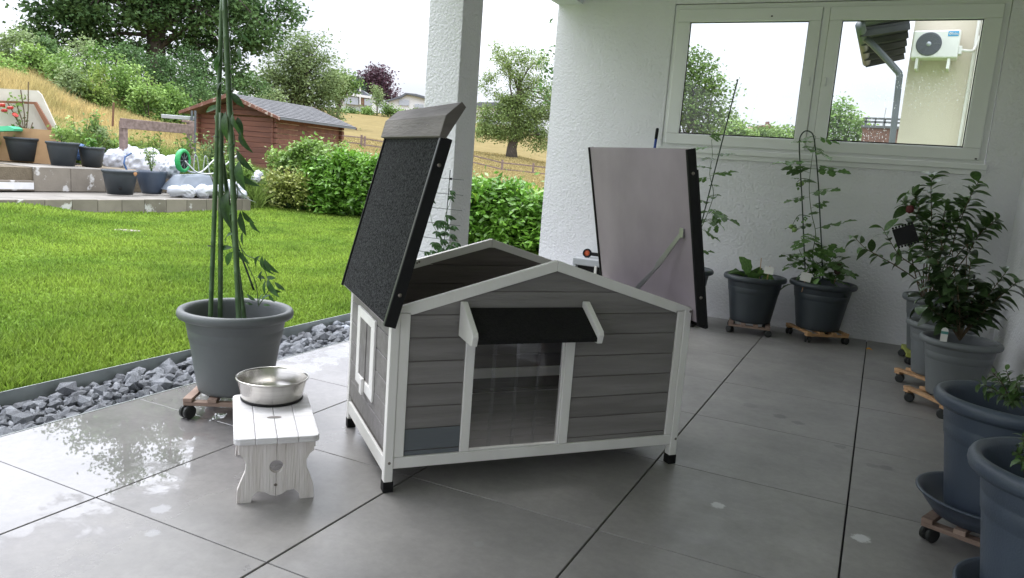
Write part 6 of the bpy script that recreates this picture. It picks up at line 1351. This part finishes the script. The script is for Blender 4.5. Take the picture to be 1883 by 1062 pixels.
MB().tube(smooth_path([at(1590, 70, 13.9)-loc, at(1605, 82, 13.8)-loc, at(1630, 108, 13.75)-loc, at(1648, 128, 13.7)-loc, at(1654, 137, 13.7)-loc, at(1653, 150, 13.7)-loc, at(1640, 262, 13.7)-loc, at(1628, 360, 13.7)-loc]), .05, 10).build('downpipe', 'pipe', nb, smooth=True)
# split air conditioner
tl = wl(1684, 64); trr = wl(1768, 66); bl = wl(1678, 113)
W2 = trr.x-tl.x; H2 = tl.z-bl.z; print('ac', W2, H2)
ac = thing('air_conditioner', 'white outdoor air conditioner with a dark fan and blue brand label', 'air conditioner', MWw @ Vector((tl.x, -.38, bl.z)), R(-5))
MB().box((0, 0, 0), (W2, .30, H2)).build('housing', 'acwhite', ac, bevel=.02)
fc = Vector((W2*.36, 0, H2*.50)); fr_ = H2*.43; rt = Matrix.Rotation(R(90), 4, 'X')
fan = MB().lathe([(0, .012), (fr_*.95, .012), (fr_, .006), (fr_, -.002)], 40, Matrix.Translation(fc) @ rt).build('fan_disc', 'acdark', ac, smooth=False)
for i in range(1, 7): MB().lathe([(fr_*i/7-.004, .013), (fr_*i/7-.004, .019), (fr_*i/7+.004, .019), (fr_*i/7+.004, .013)], 36, Matrix.Translation(fc) @ rt, close=True).build('grille_ring', 'pipe', fan)
for i in range(10): a = i*math.pi/5; MB().box((.05, -.005, .013), (fr_*.97, .005, .0205), Matrix.Translation(fc) @ rt @ Matrix.Rotation(a, 4, 'Z')).build('grille_bar', 'pipe', fan)
MB().lathe([(0, .026), (fr_*.19, .024), (fr_*.2, .012)], 24, Matrix.Translation(fc) @ rt).build('hub', 'farglass', fan, smooth=True)
lb_ = MB().box((W2*.74, -.004, H2*.77), (W2*.96, -.0005, H2*.95)).build('brand_label', 'acblue', ac)
tx = bpy.data.curves.new('lettering', 'FONT'); tx.body = 'Midea'; tx.size = H2*.14; tx.extrude = .001; tx.align_x = 'CENTER'; tx.align_y = 'CENTER'
_to = bpy.data.objects.new('lettering', tx); COL.objects.link(_to); bpy.context.view_layer.update(); _me = bpy.data.meshes.new_from_object(_to.evaluated_get(bpy.context.evaluated_depsgraph_get())); bpy.data.objects.remove(_to); _me.materials.clear(); _me.materials.append(M['card']); to = bpy.data.objects.new('lettering', _me); COL.objects.link(to); to.parent = lb_; to.matrix_basis = Matrix.Translation((W2*.875, -.006, H2*.86)) @ Matrix.Rotation(R(90), 4, 'X')
bm_ = MB().lathe([(.012, -.002), (.018, -.002), (.018, .001), (.012, .001)], 18, Matrix.Translation((W2*.785, -.0055, H2*.86)) @ rt, close=True).build('logo_ring', 'card', lb_)
for x in (.12, .80): MB().box((W2*x, .02, -.16), (W2*x+.04, .37, -.002)).build('bracket', 'acwhite', ac, bevel=.004)
MB().tube(smooth_path([(W2+.0, .15, H2*.35), (W2+.10, .20, H2*.32), (W2+.20, .30, H2*.40), (W2+.24, .34, H2*.9)]), .022, 8).build('pipe', 'acwhite', ac, smooth=True); MB().box((W2-.001, .06, H2*.15), (W2+.045, .24, H2*.45)).build('valve_cover', 'acwhite', ac, bevel=.008)
# brick parapet with railing
bp = thing('brick_building', 'flat-topped brown brick building left of the downpipe in the window view', 'building', at(1612, 240, 22)); k0 = Vector(bp.location)
qa = at(1587, 234, 22)-k0; qb = at(1660, 240, 22)-k0; zt_ = qa.z
MB().box((qa.x, 0, -4), (qb.x+.2, 3, zt_)).build('wall', 'brick', bp); MB().box((qa.x-.05, -.05, zt_+.001), (qb.x+.2, 3.05, zt_+.06)).build('coping', 'pipe', bp)
rz_ = (at(1590, 217, 22)-k0).z
for x in np.linspace(qa.x+.05, qb.x, 5): MB().box((x-.02, 0, zt_+.06), (x+.02, .04, rz_)).build('baluster', 'pipe', bp)
for z in (rz_, (rz_+zt_)/2+.03): MB().box((qa.x, 0, z-.02), (qb.x, .04, z+.03)).build('rail', 'pipe', bp)
MB().tube([Vector((qa.x+.45, .1, zt_)), Vector((qa.x+.47, .1, rz_+.3))], .012, 5).build('aerial', 'galv', bp)
fh = thing('far_gabled_house', 'brown-roofed house with a chimney peeking over bushes in the left window pane', 'house', at(1410, 240, 60), 0)
fpoly('roof', [(1384, 236), (1390, 231), (1414, 228), (1440, 243), (1440, 247), (1414, 233), (1390, 235)], 60, 'tile_roof', fh, 5); fpoly('wall', [(1392, 235), (1413, 232), (1434, 245), (1434, 262), (1392, 262)], 60.5, 'frame', fh, 4); fpoly('chimney', [(1412, 223), (1415, 223), (1415, 230), (1412, 230)], 61, 'brick', fh, .6)
